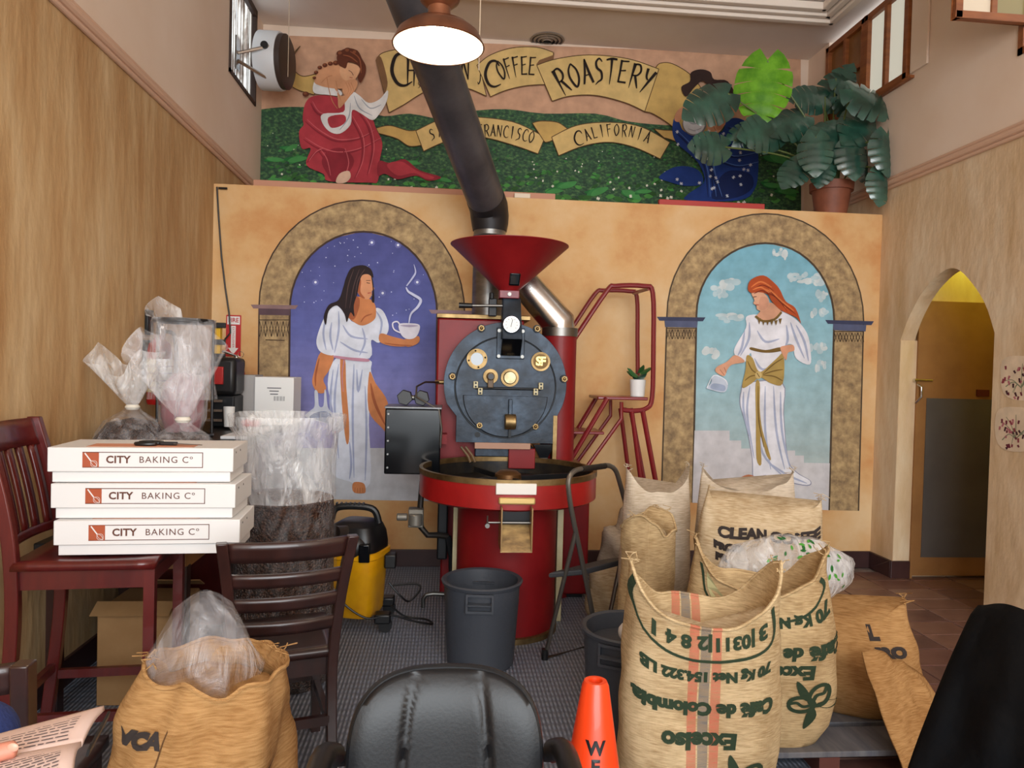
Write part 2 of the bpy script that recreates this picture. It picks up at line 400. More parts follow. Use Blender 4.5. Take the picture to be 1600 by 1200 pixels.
# door with kick plate and latch
dr = bpy.data.objects.new('door_1', None); COL.objects.link(dr); dr.location = (XR+.15, YV, 0); ORG[dr] = Vector(dr.location); struct(dr)
m_door = mat('door_brown', (140,96,52), .6, col2=(156,110,62), scale=3)
MB().mm((XR+.145, YV-.012, .02), (XR+.98, YV+.028, 2.08)).build('door_leaf', m_door, dr, smooth=0, bevel=.003)
a = at(1448, 622, YV-.014); b = at(1553, 893, YV-.014)
MB().mm((a.x, YV-.017, .16), (XR+.93, YV-.012, a.z)).build('kick_plate', mat('grey_plate', (92,88,88), .45, .3, col2=(104,100,98), scale=2), dr, smooth=0)
p = at(1430, 594, YV-.03); q = at(1456, 594, YV-.03); h = at(1438, 630, YV-.03)
MB().cyl((p.x-.01, YV-.035, p.z), (q.x, YV-.035, p.z), .009, n=10).cyl((p.x+.005, YV-.012, p.z), (p.x+.005, YV-.04, p.z), .014, n=12).build('latch', m_chrome, dr)
MB().tube([V(h.x-.02, YV-.02, p.z-.03), V(h.x-.01, YV-.055, p.z-.05), V(h.x-.012, YV-.06, p.z-.12), V(h.x-.03, YV-.02, p.z-.17)], .008).build('pull_handle', m_chrome, dr)
MB().mm((XR+.13, YV-.02, 0), (XR+.147, YV, 2.1)).build('door_stop', m_door, dr, smooth=0)
a = at(1530, 614, YV-.02); MB().box((a.x+.03, YV-.018, a.z+.0), (.1, .01, .05)).build('notice_plate', mat('maroon_plate', (92,26,24), .5), dr, smooth=0)
# ceiling tray
TX0, TX1, TY = -1.35, 3.17, 6.02
cl = MB().mm((XL-.1, TY, ZC), (XR+.2, YM+.1, ZC+.1)).mm((TX1, YF, ZC), (XR+.2, TY, ZC+.1)).mm((XL-.1, YF, ZC), (TX0, TY, ZC+.1)).mm((TX0, YF, ZC+.07), (TX1, TY, ZC+.12)).build('ceiling', m_ceil, smooth=0); struct(cl)
m_mould = mat('ceiling_moulding', (236,222,208), .6)
tr = MB()
for k, (off, zz, hh) in enumerate(((0, -.045, .045), (.06, -.02, .05), (.13, .0, .06))):
    tr.mm((TX0, TY-off-.045, ZC+zz), (TX1-off, TY-off, ZC+zz+hh)); tr.mm((TX1-off-.045, YF, ZC+zz), (TX1-off, TY-off, ZC+zz+hh))
struct(tr.build('trim_1', m_mould, smooth=0, bevel=.008))
# picture rails on the side walls, baseboards
def rail(name, x, s, za, zb):
    mb = MB()
    for (r, dz, d) in ((.022, 0, .018), (.012, .033, .012), (.014, -.032, .01)):
        mb.cyl((x+s*d, YF, za+dz), (x+s*d, YM, zb+dz), r, n=10)
    struct(mb.build(name, m_trim))
rail('trim_2', XL, 1, 3.10, 3.0); rail('trim_3', XR, -1, 2.99, 2.99)
struct(MB().mm((XL, YB-.02, 0), (XR, YB, .13)).build('baseboard_back', m_base, smooth=0, bevel=.004))
struct(MB().mm((XR-.02, yf, 0), (XR, YB-.02, .13)).mm((XR-.02, yf-.02, 0), (XR+.13, yf, .13)).build('baseboard_right', m_base, smooth=0, bevel=.004))
struct(MB().mm((XL, 0, 0), (XL+.02, YB-.02, .13)).build('baseboard_left', m_base, smooth=0, bevel=.004))
# window_1: the high right window, pale panes and a darker pair with an amber reflection painted in
def emis(name, c, s, rough=.3):
    return mat(name, c, rough, emit=c, estr=s)
m_paleglass = emis('frosted_glass', (206,206,192), .5)
m_amber = mat('amber_reflection_glass', (150,104,60), .25, col2=(126,84,44), scale=3)  # amber reflection painted into the pane colour
wn = bpy.data.objects.new('window_1', None); COL.objects.link(wn); wn.location = (XR, wy0, wz0); ORG[wn] = Vector(wn.location); struct(wn)
def fr(a, b): return MB().mm(a, b)
zt = ZC-.06
ysash = 5.80
for (ya, yb_, g, nm) in ((wy0, ysash, m_paleglass, 'pale'), (ysash, wy1, m_amber, 'amber')):
    fb = MB(); t = .05
    fb.mm((XR-.03, ya, wz0), (XR+.04, ya+t, zt)).mm((XR-.03, yb_-t, wz0), (XR+.04, yb_, zt)).mm((XR-.03, ya, wz0), (XR+.04, yb_, wz0+t)).mm((XR-.03, ya, zt-t), (XR+.04, yb_, zt))
    ym_ = (ya+yb_)/2; fb.mm((XR-.028, ym_-.02, wz0), (XR+.03, ym_+.02, zt))
    if g is m_amber: fb.mm((XR-.026, ya, wz0+.34), (XR+.03, yb_, wz0+.37))
    f = fb.build('window_frame', m_brownwood, wn, smooth=0, bevel=.004)
    for (ga, gb) in ((ya+t, ym_-.02), (ym_+.02, yb_-t)):
        MB().mm((XR+.005, ga, wz0+t), (XR+.012, gb, zt-t)).build('pane', g, wn, smooth=0)
MB().mm((XR-.035, wy0-.06, wz0-.02), (XR-.002, wy1+.03, wz0)).build('window_sill', m_brownwood, wn, smooth=0)
MB().mm((XR-.02, wy0-.22, wz0+.02), (XR-.002, wy0-.03, ZC)).build('side_panel', m_upper, wn, smooth=0, bevel=.004)
# window_2: nearer window, its sash swung into the room
w2 = bpy.data.objects.new('window_2', None); COL.objects.link(w2); w2.location = (XR, 3.2, 3.48); ORG[w2] = Vector(w2.location); struct(w2)
a = at(1490, 24, 4.08); bz = a.z-.02; t = .045; yy = 4.08
fb = MB().mm((a.x, yy-.02, bz), (XR, yy+.02, bz+t)).mm((a.x, yy-.02, bz), (a.x+t, yy+.02, ZC-.1)).mm((XR-t, yy-.02, bz), (XR, yy+.02, ZC-.1)).mm((a.x, yy-.02, ZC-.1-t), (XR, yy+.02, ZC-.1))
xm = (a.x+XR)/2; fb.mm((xm-.018, yy-.018, bz), (xm+.018, yy+.018, ZC-.1)); fb.build('sash', m_brownwood, w2, smooth=0, bevel=.004)
MB().mm((a.x+t, yy-.004, bz+t), (xm-.018, yy+.004, ZC-.1-t)).build('pane', mat('sash_glass', (214,196,170), .25), w2, smooth=0)
MB().mm((xm+.018, yy-.004, bz+t), (XR-t, yy+.004, ZC-.1-t)).build('pane', mat('olive_glass', (140,126,86), .2), w2, smooth=0)
MB().mm((XR+.03, 3.2, 3.48), (XR+.05, n1, ZC)).build('outer_pane', emis('daylight_glass', (226,230,232), .9), w2, smooth=0)
MB().mm((XR-.01, 3.2, 3.44), (XR+.06, n1+.04, 3.48)).mm((XR-.01, n1, 3.44), (XR+.06, n1+.04, ZC)).build('window_frame', m_brownwood, w2, smooth=0)
# window_3: left window with upright slats
w3 = bpy.data.objects.new('window_3', None); COL.objects.link(w3); w3.location = (XL, y0, z0); ORG[w3] = Vector(w3.location); struct(w3)
MB().mm((XL-.11, y0, z0), (XL-.10, y1, ZC)).build('pane', emis('left_daylight', (214,228,240), 2.4), w3, smooth=0)
MB().mm((XL-.10, y0-.0, z0), (XL+.012, y0+.03, ZC)).mm((XL-.10, y1-.03, z0), (XL+.012, y1, ZC)).mm((XL-.10, y0, z0-.0), (XL+.012, y1, z0+.03)).mm((XL-.02, y0, ZC-.06), (XL+.012, y1, ZC)).build('window_frame', mat('dark_frame', (60,40,30), .6), w3, smooth=0)
m_slat = mat('worn_slat', (206,196,184), .5, col2=(110,86,66), scale=4, lo=.45, hi=.6)
for k in range(11):
    yk = y0+.06+k*(y1-y0-.12)/10
    MB().box((XL-.03, yk, (z0+ZC)/2), (.008, .036, ZC-z0-.04), Matrix.Rotation(rnd.uniform(-.3,.5)+.4, 3, 'Z')).build('slat', m_slat, w3, smooth=0)
#--SECTION--
# ============================================================ murals
def onY(y): return lambda px, py: at(px, py, y)
m_stone = mat('painted_stone', (122,100,74), .8, col2=(192,164,118), col3=(160,134,96), scale=14, detail=9, lo=.32, hi=.66)
LETTER = {
 'C': [([(.95,.80),(.72,1.0),(.35,.92),(.12,.5),(.3,.12),(.65,.0),(1.05,.1)], .05, .04, .26)],
 'O': [([(.5,1),(.15,.75),(.1,.4),(.45,0),(.85,.3),(.85,.7),(.5,1)], .10, .10, .20)],
 'F': [([(.15,1.02),(.2,.5),(.3,-.1)], .18, .04, None), ([(.15,.95),(.85,1.0)], .10, .12, None), ([(.2,.55),(.7,.6)], .08, .12, None)],
 'E': [([(.15,1.0),(.2,.5),(.2,0)], .16, .12, None), ([(.15,.95),(.85,1.0)], .10, .10, None), ([(.2,.52),(.7,.58)], .08, .10, None), ([(.2,.03),(.9,.05)], .12, .14, None)],
 'R': [([(.15,1.0),(.2,.5),(.28,-.15)], .26, .03, None), ([(.1,.95),(.6,1.0),(.85,.75),(.65,.52),(.2,.45)], .10, .08, .2), ([(.45,.5),(.7,.25),(1.0,-.05)], .14, .06, .22)],
 'A': [([(.5,1.05),(.35,.5),(.1,0)], .08, .12, .2), ([(.5,1.05),(.7,.5),(.95,0)], .1, .16, .22), ([(.25,.35),(.8,.38)], .08, .08, None)],
 'S': [([(.85,.85),(.6,1.0),(.3,.85),(.35,.6),(.7,.42),(.7,.12),(.35,0),(.1,-.12)], .06, .04, .28)],
 'T': [([(0,.93),(.5,1.0),(1.0,.98)], .10, .14, .2), ([(.5,1.0),(.5,.5),(.42,-.12)], .2, .04, None)],
 'Y': [([(.1,1.0),(.25,.65),(.5,.5)], .2, .1, None), ([(.9,1.0),(.65,.5),(.35,-.15)], .2, .04, .24)],
 'N': [([(.12,0),(.15,1.0)], .08, .16, None), ([(.15,1.0),(.8,0)], .2, .08, None), ([(.85,1.0),(.8,0)], .14, .08, None)],
 'I': [([(.45,1.05),(.5,.5),(.5,-.05)], .22, .06, None)],
 'L': [([(.2,1.0),(.22,.5),(.2,0)], .18, .12, None), ([(.2,.04),(.85,.04)], .12, .14, None)],
 'H': [([(.12,1.0),(.15,.4),(.2,-.1)], .2, .05, None), ([(.85,1.0),(.82,.4),(.85,-.1)], .2, .05, None), ([(.15,.5),(.85,.52)], .1, .1, None)],
 'J': [([(.6,1.0),(.7,.4),(.4,0),(.1,.2)], .16, .1, .2)],
}
def put(pt, ch, cx, cy, wd, ht, rot, col):
    c, s = math.cos(rot), math.sin(rot)
    for pts, w0, w1, wm in LETTER[ch]:
        q = [((x-.5)*wd, -(y-.5)*ht) for x, y in pts]; q = [(cx+c*x-s*y, cy+s*x+c*y) for x, y in q]
        kx = (wd+ht*.4)/1.4
        pt.stroke(q, w0*kx, w1*kx, col, wm=None if wm is None else wm*kx, bump=False)
def word(pt, w_, a, m, b, h0, h1, wd, col):
    """letters along a quadratic arc a-m-b (pixel centres)"""
    n = len(w_)
    for i, ch in enumerate(w_):
        t = i/(n-1); f = lambda t: tuple((1-t)*(1-2*t)*p + 4*t*(1-t)*q + t*(2*t-1)*r for p, q, r in zip(a, m, b))
        x, y = f(t); x2, y2 = f(t+.01); put(pt, ch, x, y, wd, h0+(h1-h0)*t, math.atan2(y2-y, x2-x), col)
    pt.k += 1; pt.build('lettering', um)
BLK, OUT = (34,24,20), (92,66,40)
# ---- upper mural panel
um = thing('wall_mural', 'long painted mural with lettered ribbon banners and two reclining women above a green field', 'mural', (0.8, YM, 3.0))
c1 = lambda x, y: (380+x*.28125, 40+y*.28125); c2 = lambda x, y: (780+x*.3, 40+y*.3)
UY = onY(YM)
sky = Paint(UY, (0,-1,0))
B = 28
for i in range(B):
    t = i/B; x0_, x1_ = 404+t*(1251-404), 404+(i+1)/B*(1251-404); k = abs(2*t-1)
    tp = lambda x: 54+(x-404)*.039
    sky.poly([(x0_, tp(x0_)), (x1_, tp(x1_)), (x1_, 330), (x0_, 330)], (202,158,128), sm=False); sky.k -= 1
sky.build('painted_sky', um)
m_field = mat('painted_field', (24,52,34), .7, col2=(86,122,66), col3=(40,82,50), scale=30, stretch=(1,1,1.6), detail=5, lo=.36, hi=.68)
hill = [(404,172),(440,168),(480,168),(560,172),(600,182),(640,178),(690,186),(730,175),(790,171),(850,178),(930,178),(980,190),(1040,196),(1100,196),(1160,196),(1220,200),(1251,205)]
hp = [(p.x, p.y) for p in smooth_pts([(a, b, 0) for a, b in hill], False, 3)] + [(1251,332),(404,296)]
MB().prism([UY(a, b)+V(0,-.008,0) for a, b in hp], (0,-.001,0)).build('painted_field', m_field, um, smooth=0)
lv = Paint(UY, (0,-1,0), base=.0105, step=.00002)
rr = random.Random(3)
for i in range(460):
    x = rr.uniform(408, 1246); t = rr.random()**.7; y = 205 + t*100 + (x-404)*.02; s = 2+7*t*t
    a = rr.uniform(-.5,.5)+PI*rr.randrange(2); g = rr.uniform(.6,1.25)
    c = tuple(min(255, int(v*g)) for v in (50+20*t, 112+14*t, 58))
    ca, sa = math.cos(a), math.sin(a)
    q = [(-s,0),(-.3*s,-.5*s),(.5*s,-.42*s),(s,0),(.4*s,.4*s),(-.4*s,.42*s)]
    lv.poly([(x+ca*u-sa*v, y+sa*u+ca*v) for u, v in q], c, sm=False)
for (x, y, s) in ((430,285,22),(460,250,18),(425,250,15),(450,232,14),(640,255,14),(660,280,14),(880,290,20),(930,300,22),(980,305,20),(1210,250,24),(1225,300,22),(1200,290,16),(1000,300,14),(860,300,16),(620,262,10),(690,282,14)):
    for k in range(3):
        a = rr.uniform(-.9,.9)+(PI if rr.random() < .5 else 0); ca, sa = math.cos(a), math.sin(a); s2 = s*rr.uniform(.7,1)
        q = [(-s2,0),(-.4*s2,-.42*s2),(.4*s2,-.4*s2),(s2,.05*s2),(.4*s2,.34*s2),(-.4*s2,.36*s2)]
        lv.poly([(x+ca*u-sa*v+k*3, y+.6*(sa*u+ca*v)) for u, v in q], (38+k*16, 108+k*16, 54+k*10))
    lv.k += 1
for i in range(80):
    x = rr.uniform(408, 1246); t = rr.random(); y = 200+t*105+(x-404)*.02; s = .7+2.2*t*t
    for k in range(3):
        a = k*PI/3+rr.random(); lv.stroke([(x-s*math.cos(a), y-s*math.sin(a)), (x+s*math.cos(a), y+s*math.sin(a))], s*.6, s*.6, (226,226,206), sm=False)
lv.k += 1
lv.build('painted_leaves', um)
# ---- ribbons
bn = Paint(UY, (0,-1,0), base=.027)
Y1, Y2, YD = (216,184,120), (202,166,98), (128,92,62)
def rib(pts, col, sm=False):
    bn.poly(pts, OUT, sm); bn.k -= 0
    cx = sum(p[0] for p in pts)/len(pts); cy = sum(p[1] for p in pts)/len(pts)
    bn.poly([(p[0]+(1.3 if p[0] < cx else -1.3), p[1]+(1.3 if p[1] < cy else -1.3)) for p in pts], col, sm)
def band(top, bot, col):
    t = [(p.x, p.y) for p in smooth_pts([(a, b, 0) for a, b in top], False, 6)]; b = [(p.x, p.y) for p in smooth_pts([(a, b, 0) for a, b in bot], False, 6)]
    bn.poly(t+b[::-1], col, sm=False)
    for e in (t, b): bn.stroke(e, 1.3, 1.3, OUT, sm=False, bump=False)
    bn.stroke([t[0], b[0]], 1.2, 1.2, OUT, sm=False, bump=False); bn.stroke([t[-1], b[-1]], 1.2, 1.2, OUT, sm=False, bump=False); bn.k += 1; bn.build('ribbon', um)
# tail at far left, then the ribbon under the lamp
band([(470,74),(459,92),(460,110),(474,121),(495,117)], [(464,80),(452,100),(450,128),(464,141),(492,150)], Y2)
band([(588,96),(600,84),(640,78),(720,80),(745,88)], [(608,178),(630,166),(672,142),(722,138),(760,152)], Y1)
bn.poly([(588,96),(596,92),(606,130),(602,152),(609,178),(596,128)], YD); bn.build('ribbon_fold', um)
band([(745,104),(766,88),(800,77),(838,76),(864,84)], [(766,153),(790,143),(820,136),(850,134),(862,136)], Y1)
band([(1022,110),(1030,101),(1050,102),(1080,121),(1100,150)], [(1005,176),(1020,180),(1050,200),(1080,230),(1110,238)], Y2)
bn.poly([(837,103),(842,96),(864,88),(866,82),(864,96),(850,102)], YD, sm=False); bn.build('ribbon_fold', um)
band([(838,104),(870,94),(920,88),(980,94),(1028,110)], [(862,160),(890,152),(930,151),(975,162),(1006,176)], Y1)
# lower ribbon
band([(588,202),(610,198),(640,206),(662,202)], [(592,210),(620,218),(640,230),(662,228)], Y2)
band([(650,206),(690,188),(730,184),(800,192),(851,216)], [(662,238),(700,222),(750,216),(800,228),(840,242)], Y1)
band([(831,194),(845,191),(870,193),(886,203)], [(849,222),(852,224),(860,222),(872,216)], Y2)
band([(1020,203),(1035,205),(1050,206),(1066,210)], [(1036,217),(1044,219),(1052,222),(1062,226)], Y2)
band([(861,216),(900,198),(950,193),(1000,200),(1045,224)], [(872,245),(910,230),(950,224),(990,232),(1030,250)], Y1)
lt = Paint(UY, (0,-1,0), base=.041)
put(lt, 'C', 625, 112, 32, 50, -.1, BLK); put(lt, 'H', 643, 113, 15, 40, .05, BLK); put(lt, 'E', 662, 110, 14, 34, .05, BLK); put(lt, 'S', 655, 135, 5, 9, 0, BLK)
lt.build('lettering', um); put(lt, 'N', 727, 110, 14, 34, .0, BLK); put(lt, 'J', 749, 126, 6, 16, .1, BLK)
put(lt, 'C', 768, 118, 26, 40, .0, BLK); lt.k += 1; lt.build('lettering', um)
word(lt, 'OFFEE', (782,112), (806,106), (831,106), 30, 28, 12, BLK)
word(lt, 'ROASTERY', (876,128), (944,112), (1010,128), 38, 34, 17, BLK)
word(lt, 'SAN', (675,212), (688,208), (701,205), 16, 16, 9, BLK); word(lt, 'FRANCISCO', (750,206), (790,208), (830,216), 18, 18, 8.5, BLK)
put(lt, 'C', 902, 218, 15, 22, -.1, BLK); word(lt, 'ALIFORNIA', (916,213), (962,205), (1010,216), 18, 18, 8.5, BLK)
# ---- woman in red (crop frame c1)
w1 = Paint(UY, (0,-1,0), c1, base=.040)
SK, SK2, HR, RD, RD2, RD3, WH, GY = (210,152,112), (188,126,88), (96,48,30), (176,58,68), (142,40,52), (206,98,104), (226,224,222), (168,172,180)
w1.poly([(395,400),(350,440),(335,520),(340,560),(315,600),(330,690),(380,690),(355,780),(450,830),(480,870),(700,878),(750,870),(760,760),(775,660),(740,580),(715,520),(640,470),(560,430),(500,400)], RD)
w1.poly([(755,760),(820,770),(900,750),(980,810),(1100,848),(1030,868),(960,840),(860,860),(790,830),(750,840)], RD2)
w1.poly([(800,780),(880,762),(960,810),(1060,848),(1020,858),(950,825),(860,840)], RD)
w1.poly([(440,760),(480,700),(560,690),(620,760),(560,860),(500,870),(470,830)], RD2)
for pts in ([(350,540),(420,600),(520,650),(640,640),(720,600)], [(340,640),(420,690),(520,720),(640,700),(760,640)], [(420,700),(460,760),(480,850)], [(650,500),(700,580),(720,700),(690,840)], [(600,520),(660,640),(660,760),(620,860)], [(380,440),(420,500),(500,520)], [(560,700),(580,780),(560,850)], [(360,770),(400,720),(440,700)]):
    w1.stroke(pts, 4, 2, RD2, wm=18); w1.stroke([(a+10, b-10) for a, b in pts], 2, 2, RD3, wm=8)
w1.poly([(540,830),(590,815),(600,850),(570,880),(520,878)], (222,186,160))
w1.poly([(395,340),(420,320),(540,370),(545,400),(470,395),(400,385)], WH)
w1.poly([(610,380),(650,400),(700,440),(760,420),(805,370),(800,430),(760,500),(720,535),(660,500),(610,480),(600,560),(540,610),(480,595),(440,540),(450,500),(560,490),(570,430)], WH)
w1.poly([(478,520),(560,505),(575,540),(540,570),(490,575)], RD)
for pts in ([(620,400),(650,470),(720,510)], [(660,420),(710,470),(770,450)], [(600,440),(590,520),(540,590)]): w1.stroke(pts, 2, 2, GY, wm=12)
w1.poly([(430,250),(470,215),(540,215),(600,260),(620,330),(560,360),(500,360),(430,345),(400,320)], SK)
w1.poly([(470,300),(520,330),(530,420),(540,470),(600,400),(640,340),(620,330),(580,380),(545,400)], SK)
w1.stroke([(470,300),(480,360),(500,430),(528,472)], 4, 4, SK2); w1.stroke([(520,320),(532,380),(546,425)], 3, 3, SK2); w1.stroke([(440,330),(470,300),(500,290)], 3, 3, SK2)
w1.poly([(570,220),(650,240),(640,290),(610,320),(560,310),(540,260)], (220,168,128))
w1.poly([(560,330),(620,310),(640,340),(600,400),(560,390)], SK)
for k in range(3): w1.stroke([(575+14*k, 330),(590+14*k, 370),(580+12*k, 395)], 3, 2, SK2)
w1.stroke([(590,262),(606,272),(616,290)], 3, 3, (80,44,34)); w1.stroke([(596,300),(612,304)], 4, 3, (170,70,60))
w1.poly([(535,230),(525,190),(545,155),(590,140),(640,155),(665,200),(685,240),(680,290),(655,330),(640,300),(655,260),(630,225),(590,215),(575,250),(555,245)], HR)
for c, r in (((545,170),22),((585,155),22),((625,165),20),((520,222),16),((490,226),14),((460,235),14),((432,248),13),((412,275),12),((402,305),10),((355,395),18)):
    w1.ell(c, r, r*.8, HR); w1.ell((c[0]-3, c[1]-4), r*.5, r*.4, (134,76,48))
for pts in ([(600,160),(650,200),(660,280)], [(560,180),(600,190),(640,220)]): w1.stroke(pts, 3, 3, (150,84,54), wm=10)
w1.build('painted_woman_in_red', um)
# ---- woman in blue (crop frame c2)
w2p = Paint(UY, (0,-1,0), c2, base=.040)
BL, BL2, BL3 = (30,58,128), (20,36,86), (76,110,178)
w2p.poly([(905,490),(895,560),(920,620),(1000,690),(1040,740),(1060,820),(980,880),(975,915),(1240,915),(1320,860),(1340,760),(1335,620),(1300,530),(1240,490),(1180,500),(1150,560),(1060,580),(960,560),(930,510)], BL)
w2p.poly([(825,795),(900,745),(980,740),(1040,770),(1050,830),(960,840),(880,820)], BL); w2p.poly([(1140,800),(1200,760),(1300,780),(1310,850),(1230,900),(1100,905)], BL2)
for pts in ([(910,560),(990,640),(1060,740),(1080,900)], [(1060,640),(1090,740),(1110,900)], [(1130,640),(1200,690),(1330,670)], [(1150,720),(1230,740),(1330,720)], [(1090,620),(1100,760),(1140,900)], [(1180,540),(1250,560),(1310,600)]):
    w2p.stroke(pts, 3, 2, BL2, wm=22); w2p.stroke([(a+12, b-4) for a, b in pts], 2, 2, BL3, wm=9)
w2p.poly([(905,500),(915,460),(950,430),(1000,420),(1060,440),(1060,480),(960,480),(930,510)], (196,138,104)); w2p.poly([(1065,470),(1090,400),(1130,400),(1110,480),(1140,520),(1175,440),(1180,490),(1140,560),(1090,570),(1070,530)], (206,150,114))
w2p.poly([(1120,540),(1150,450),(1170,410),(1175,480),(1150,545)], (188,128,94)); w2p.stroke([(1070,470),(1100,520),(1120,560)], 3, 2, (120,70,50))
w2p.poly([(940,330),(985,300),(990,255),(1040,238),(1090,252),(1110,290),(1180,300),(1225,390),(1180,430),(1120,400),(1060,300),(1010,330),(965,380)], (52,34,30))
w2p.ell((1008,520), 62, 62, (120,116,120), 30); w2p.ell((1006,518), 56, 56, (206,206,210), 30); w2p.stroke([(970,500),(1000,520),(1050,510)], 2, 2, (160,162,170), wm=14); w2p.stroke([(975,545),(1010,556),(1046,540)], 2, 2, (168,168,176), wm=12)
for i in range(46):
    x, y = rr.uniform(915, 1325), rr.uniform(540, 900)
    if x < 1040 and y > 640+ (x-915)*.4 and not (745 < y < 830): continue
    for k in range(3):
        a = k*PI/3+rr.random()*.5; w2p.stroke([(x-9*math.cos(a), y-9*math.sin(a)), (x+9*math.cos(a), y+9*math.sin(a))], 3, 3, (216,220,228), sm=False); w2p.k -= .9
w2p.k += 1
w2p.build('painted_woman_in_blue', um)

# ---- arch murals on the ochre wall
BY = onY(YB)
def arch_pts(xl, xr, top, yl, yr, n=24):
    cx = (xl+xr)/2; out = []
    for i in range(n+1):
        a = PI*(1-i/n); t = (math.cos(a)+1)/2; ys = yl+(yr-yl)*t
        out.append((cx+(xr-xl)/2*math.cos(a), ys-(ys-top)*math.sin(a)))
    return out
def bands(pt, arcin, bl, br, stops, n=44):
    """sky inside the arch in thin horizontal bands, graded in paint"""
    top = min(p[1] for p in arcin); pts = arcin+[br, bl]; ybot = (bl[1]+br[1])/2
    def span(y):
        xs = []
        for i in range(len(pts)):
            (xa, ya), (xb, yb) = pts[i], pts[(i+1) % len(pts)]
            if (ya <= y < yb) or (yb <= y < ya): xs.append(xa+(xb-xa)*(y-ya)/(yb-ya))
        return (min(xs), max(xs)) if len(xs) > 1 else None
    ys = [top+.3+(ybot-top-2)*i/n for i in range(n+1)]
    for i in range(n):
        a, b = span(ys[i]), span(ys[i+1])
        if not a or not b: continue
        t = i/n
        for (t0, c0), (t1, c1_) in zip(stops, stops[1:]):
            if t0 <= t <= t1: u = (t-t0)/(t1-t0); c = tuple(c0[k]+(c1_[k]-c0[k])*u for k in range(3))
        pt.poly([(a[0], ys[i]), (a[1], ys[i]), (b[1], ys[i+1]), (b[0], ys[i+1])], c, sm=False); pt.k -= 1
    pt.k += 1
def stone_arch(parent, outer, inner, bo, bi, edge):
    """painted masonry surround: ring and both piers in one coat"""
    pts = [bo[0]]+outer+[bo[1], bi[1]]+inner[::-1]+[bi[0]]
    MB().prism([BY(a, b)+V(0,-.003,0) for a, b in pts], (0,.002,0)).build('painted_stone_arch', m_stone, parent, smooth=0)
    e = Paint(BY, (0,-1,0), base=.0036)
    e.stroke([bo[0]]+outer+[bo[1]], 2.2, 2.2, edge, sm=False); e.stroke([bi[0]]+inner+[bi[1]], 3, 3, edge, sm=False)
    return e
def cap(e, x0, x1, y, c, c2, sl):
    e.poly([(x0, y), (x1, y+sl), (x1-4, y+6+sl), (x0+4, y+6)], c, sm=False); e.poly([(x0+12, y+6), (x1-12, y+6+sl), (x1-13, y+16+sl), (x0+13, y+16)], c2, sm=False)
def zigzag(e, x0, x1, y, h, n, c):
    w_ = (x1-x0)/n
    for i in range(n):
        e.stroke([(x0+i*w_, y), (x0+(i+.5)*w_, y+h), (x0+(i+1)*w_, y)], 1.2, 1.2, c, sm=False, bump=False); e.stroke([(x0+i*w_, y+h), (x0+(i+.5)*w_, y), (x0+(i+1)*w_, y+h)], 1.2, 1.2, c, sm=False, bump=False)
    e.stroke([(x0, y-2), (x1, y-2)], 1.2, 1.2, c, sm=False, bump=False); e.k += 1
# left arch
lm = thing('arch_mural', 'painted stone arch on night sky with a white-robed woman raising a steaming cup', 'mural', (-.55, YB, .42))
c4 = lambda x, y: (380+x*.4333, 300+y*.4333)
inn = arch_pts(453, 683, 362, 484, 490); outr = arch_pts(405, 726, 313, 478, 490)
bg = Paint(BY, (0,-1,0), base=.0015, step=.0002)
bands(bg, inn, (450,780), (680,783), [(0,(76,80,140)), (.35,(96,102,166)), (.7,(140,138,192)), (1,(164,150,194))])
bg.poly([(452,700),(680,700),(680,783),(450,779)], (206,208,214), sm=False)
for i in range(60):
    x, y = rr.uniform(470, 670), rr.uniform(372, 500); s = rr.choice((.6,.7,.8,1.0)); bg.ell((x, y), s, s, (200,206,236), 6, bump=False)
for x, y in ((581,379),(493,441),(598,458),(652,441),(622,383)): bg.ell((x, y), 5, 5, (108,112,172), 14); bg.ell((x, y), 2, 2, (232,236,250), 10)
bg.build('painted_night_sky', lm)
e = stone_arch(lm, outr, inn, [(402,780),(722,784)], [(450,779),(680,783)], (70,52,42))
cap(e, 392, 466, 476, (140,112,112), (92,70,78), 1); cap(e, 670, 744, 484, (150,124,130), (96,76,86), 2); zigzag(e, 406, 452, 502, 24, 5, (60,44,34))
e.stroke([(415,531),(445,532)], 1.4, 1.4, (80,60,44), sm=False)
e.build('painted_capitals', lm)
w3p = Paint(BY, (0,-1,0), c4, base=.005)
SKN, SKD, HAIR, ROB, ROS = (206,132,84), (166,92,58), (40,28,30), (222,226,238), (168,176,206)
w3p.poly([(335,600),(455,605),(462,650),(500,740),(520,770),(515,850),(455,790),(458,1050),(380,1042),(320,1010),(330,900),(322,780),(305,690)], ROB)
w3p.poly([(455,650),(478,690),(522,760),(520,860),(500,850),(452,785)], SKN); w3p.stroke([(460,690),(475,760),(512,840)], 3, 3, SKD, wm=18)
w3p.poly([(350,605),(368,605),(372,700),(382,830),(381,900),(370,895),(356,760)], SKN)
for pts in ([(345,620),(330,760),(345,960)], [(400,620),(395,800),(400,1030)], [(430,640),(415,720),(410,640)], [(440,700),(445,860),(440,1040)], [(325,640),(315,760),(330,900)], [(384,900),(390,980),(384,1035)]): w3p.stroke(pts, 2, 2, ROS, wm=14)
w3p.poly([(400,1046),(435,1050),(442,1080),(430,1086),(404,1084),(394,1070)], SKN)
for k in range(4): w3p.stroke([(404+9*k,1066),(402+10*k,1084)], 1.5, 1.5, SKD, sm=False, bump=False)
w3p.k += 1
w3p.poly([(280,578),(328,586),(312,640),(290,675),(300,705),(292,724),(268,722),(250,690),(256,650)], SKN); w3p.stroke([(275,600),(262,660),(262,700)], 2, 2, SKD, wm=12)
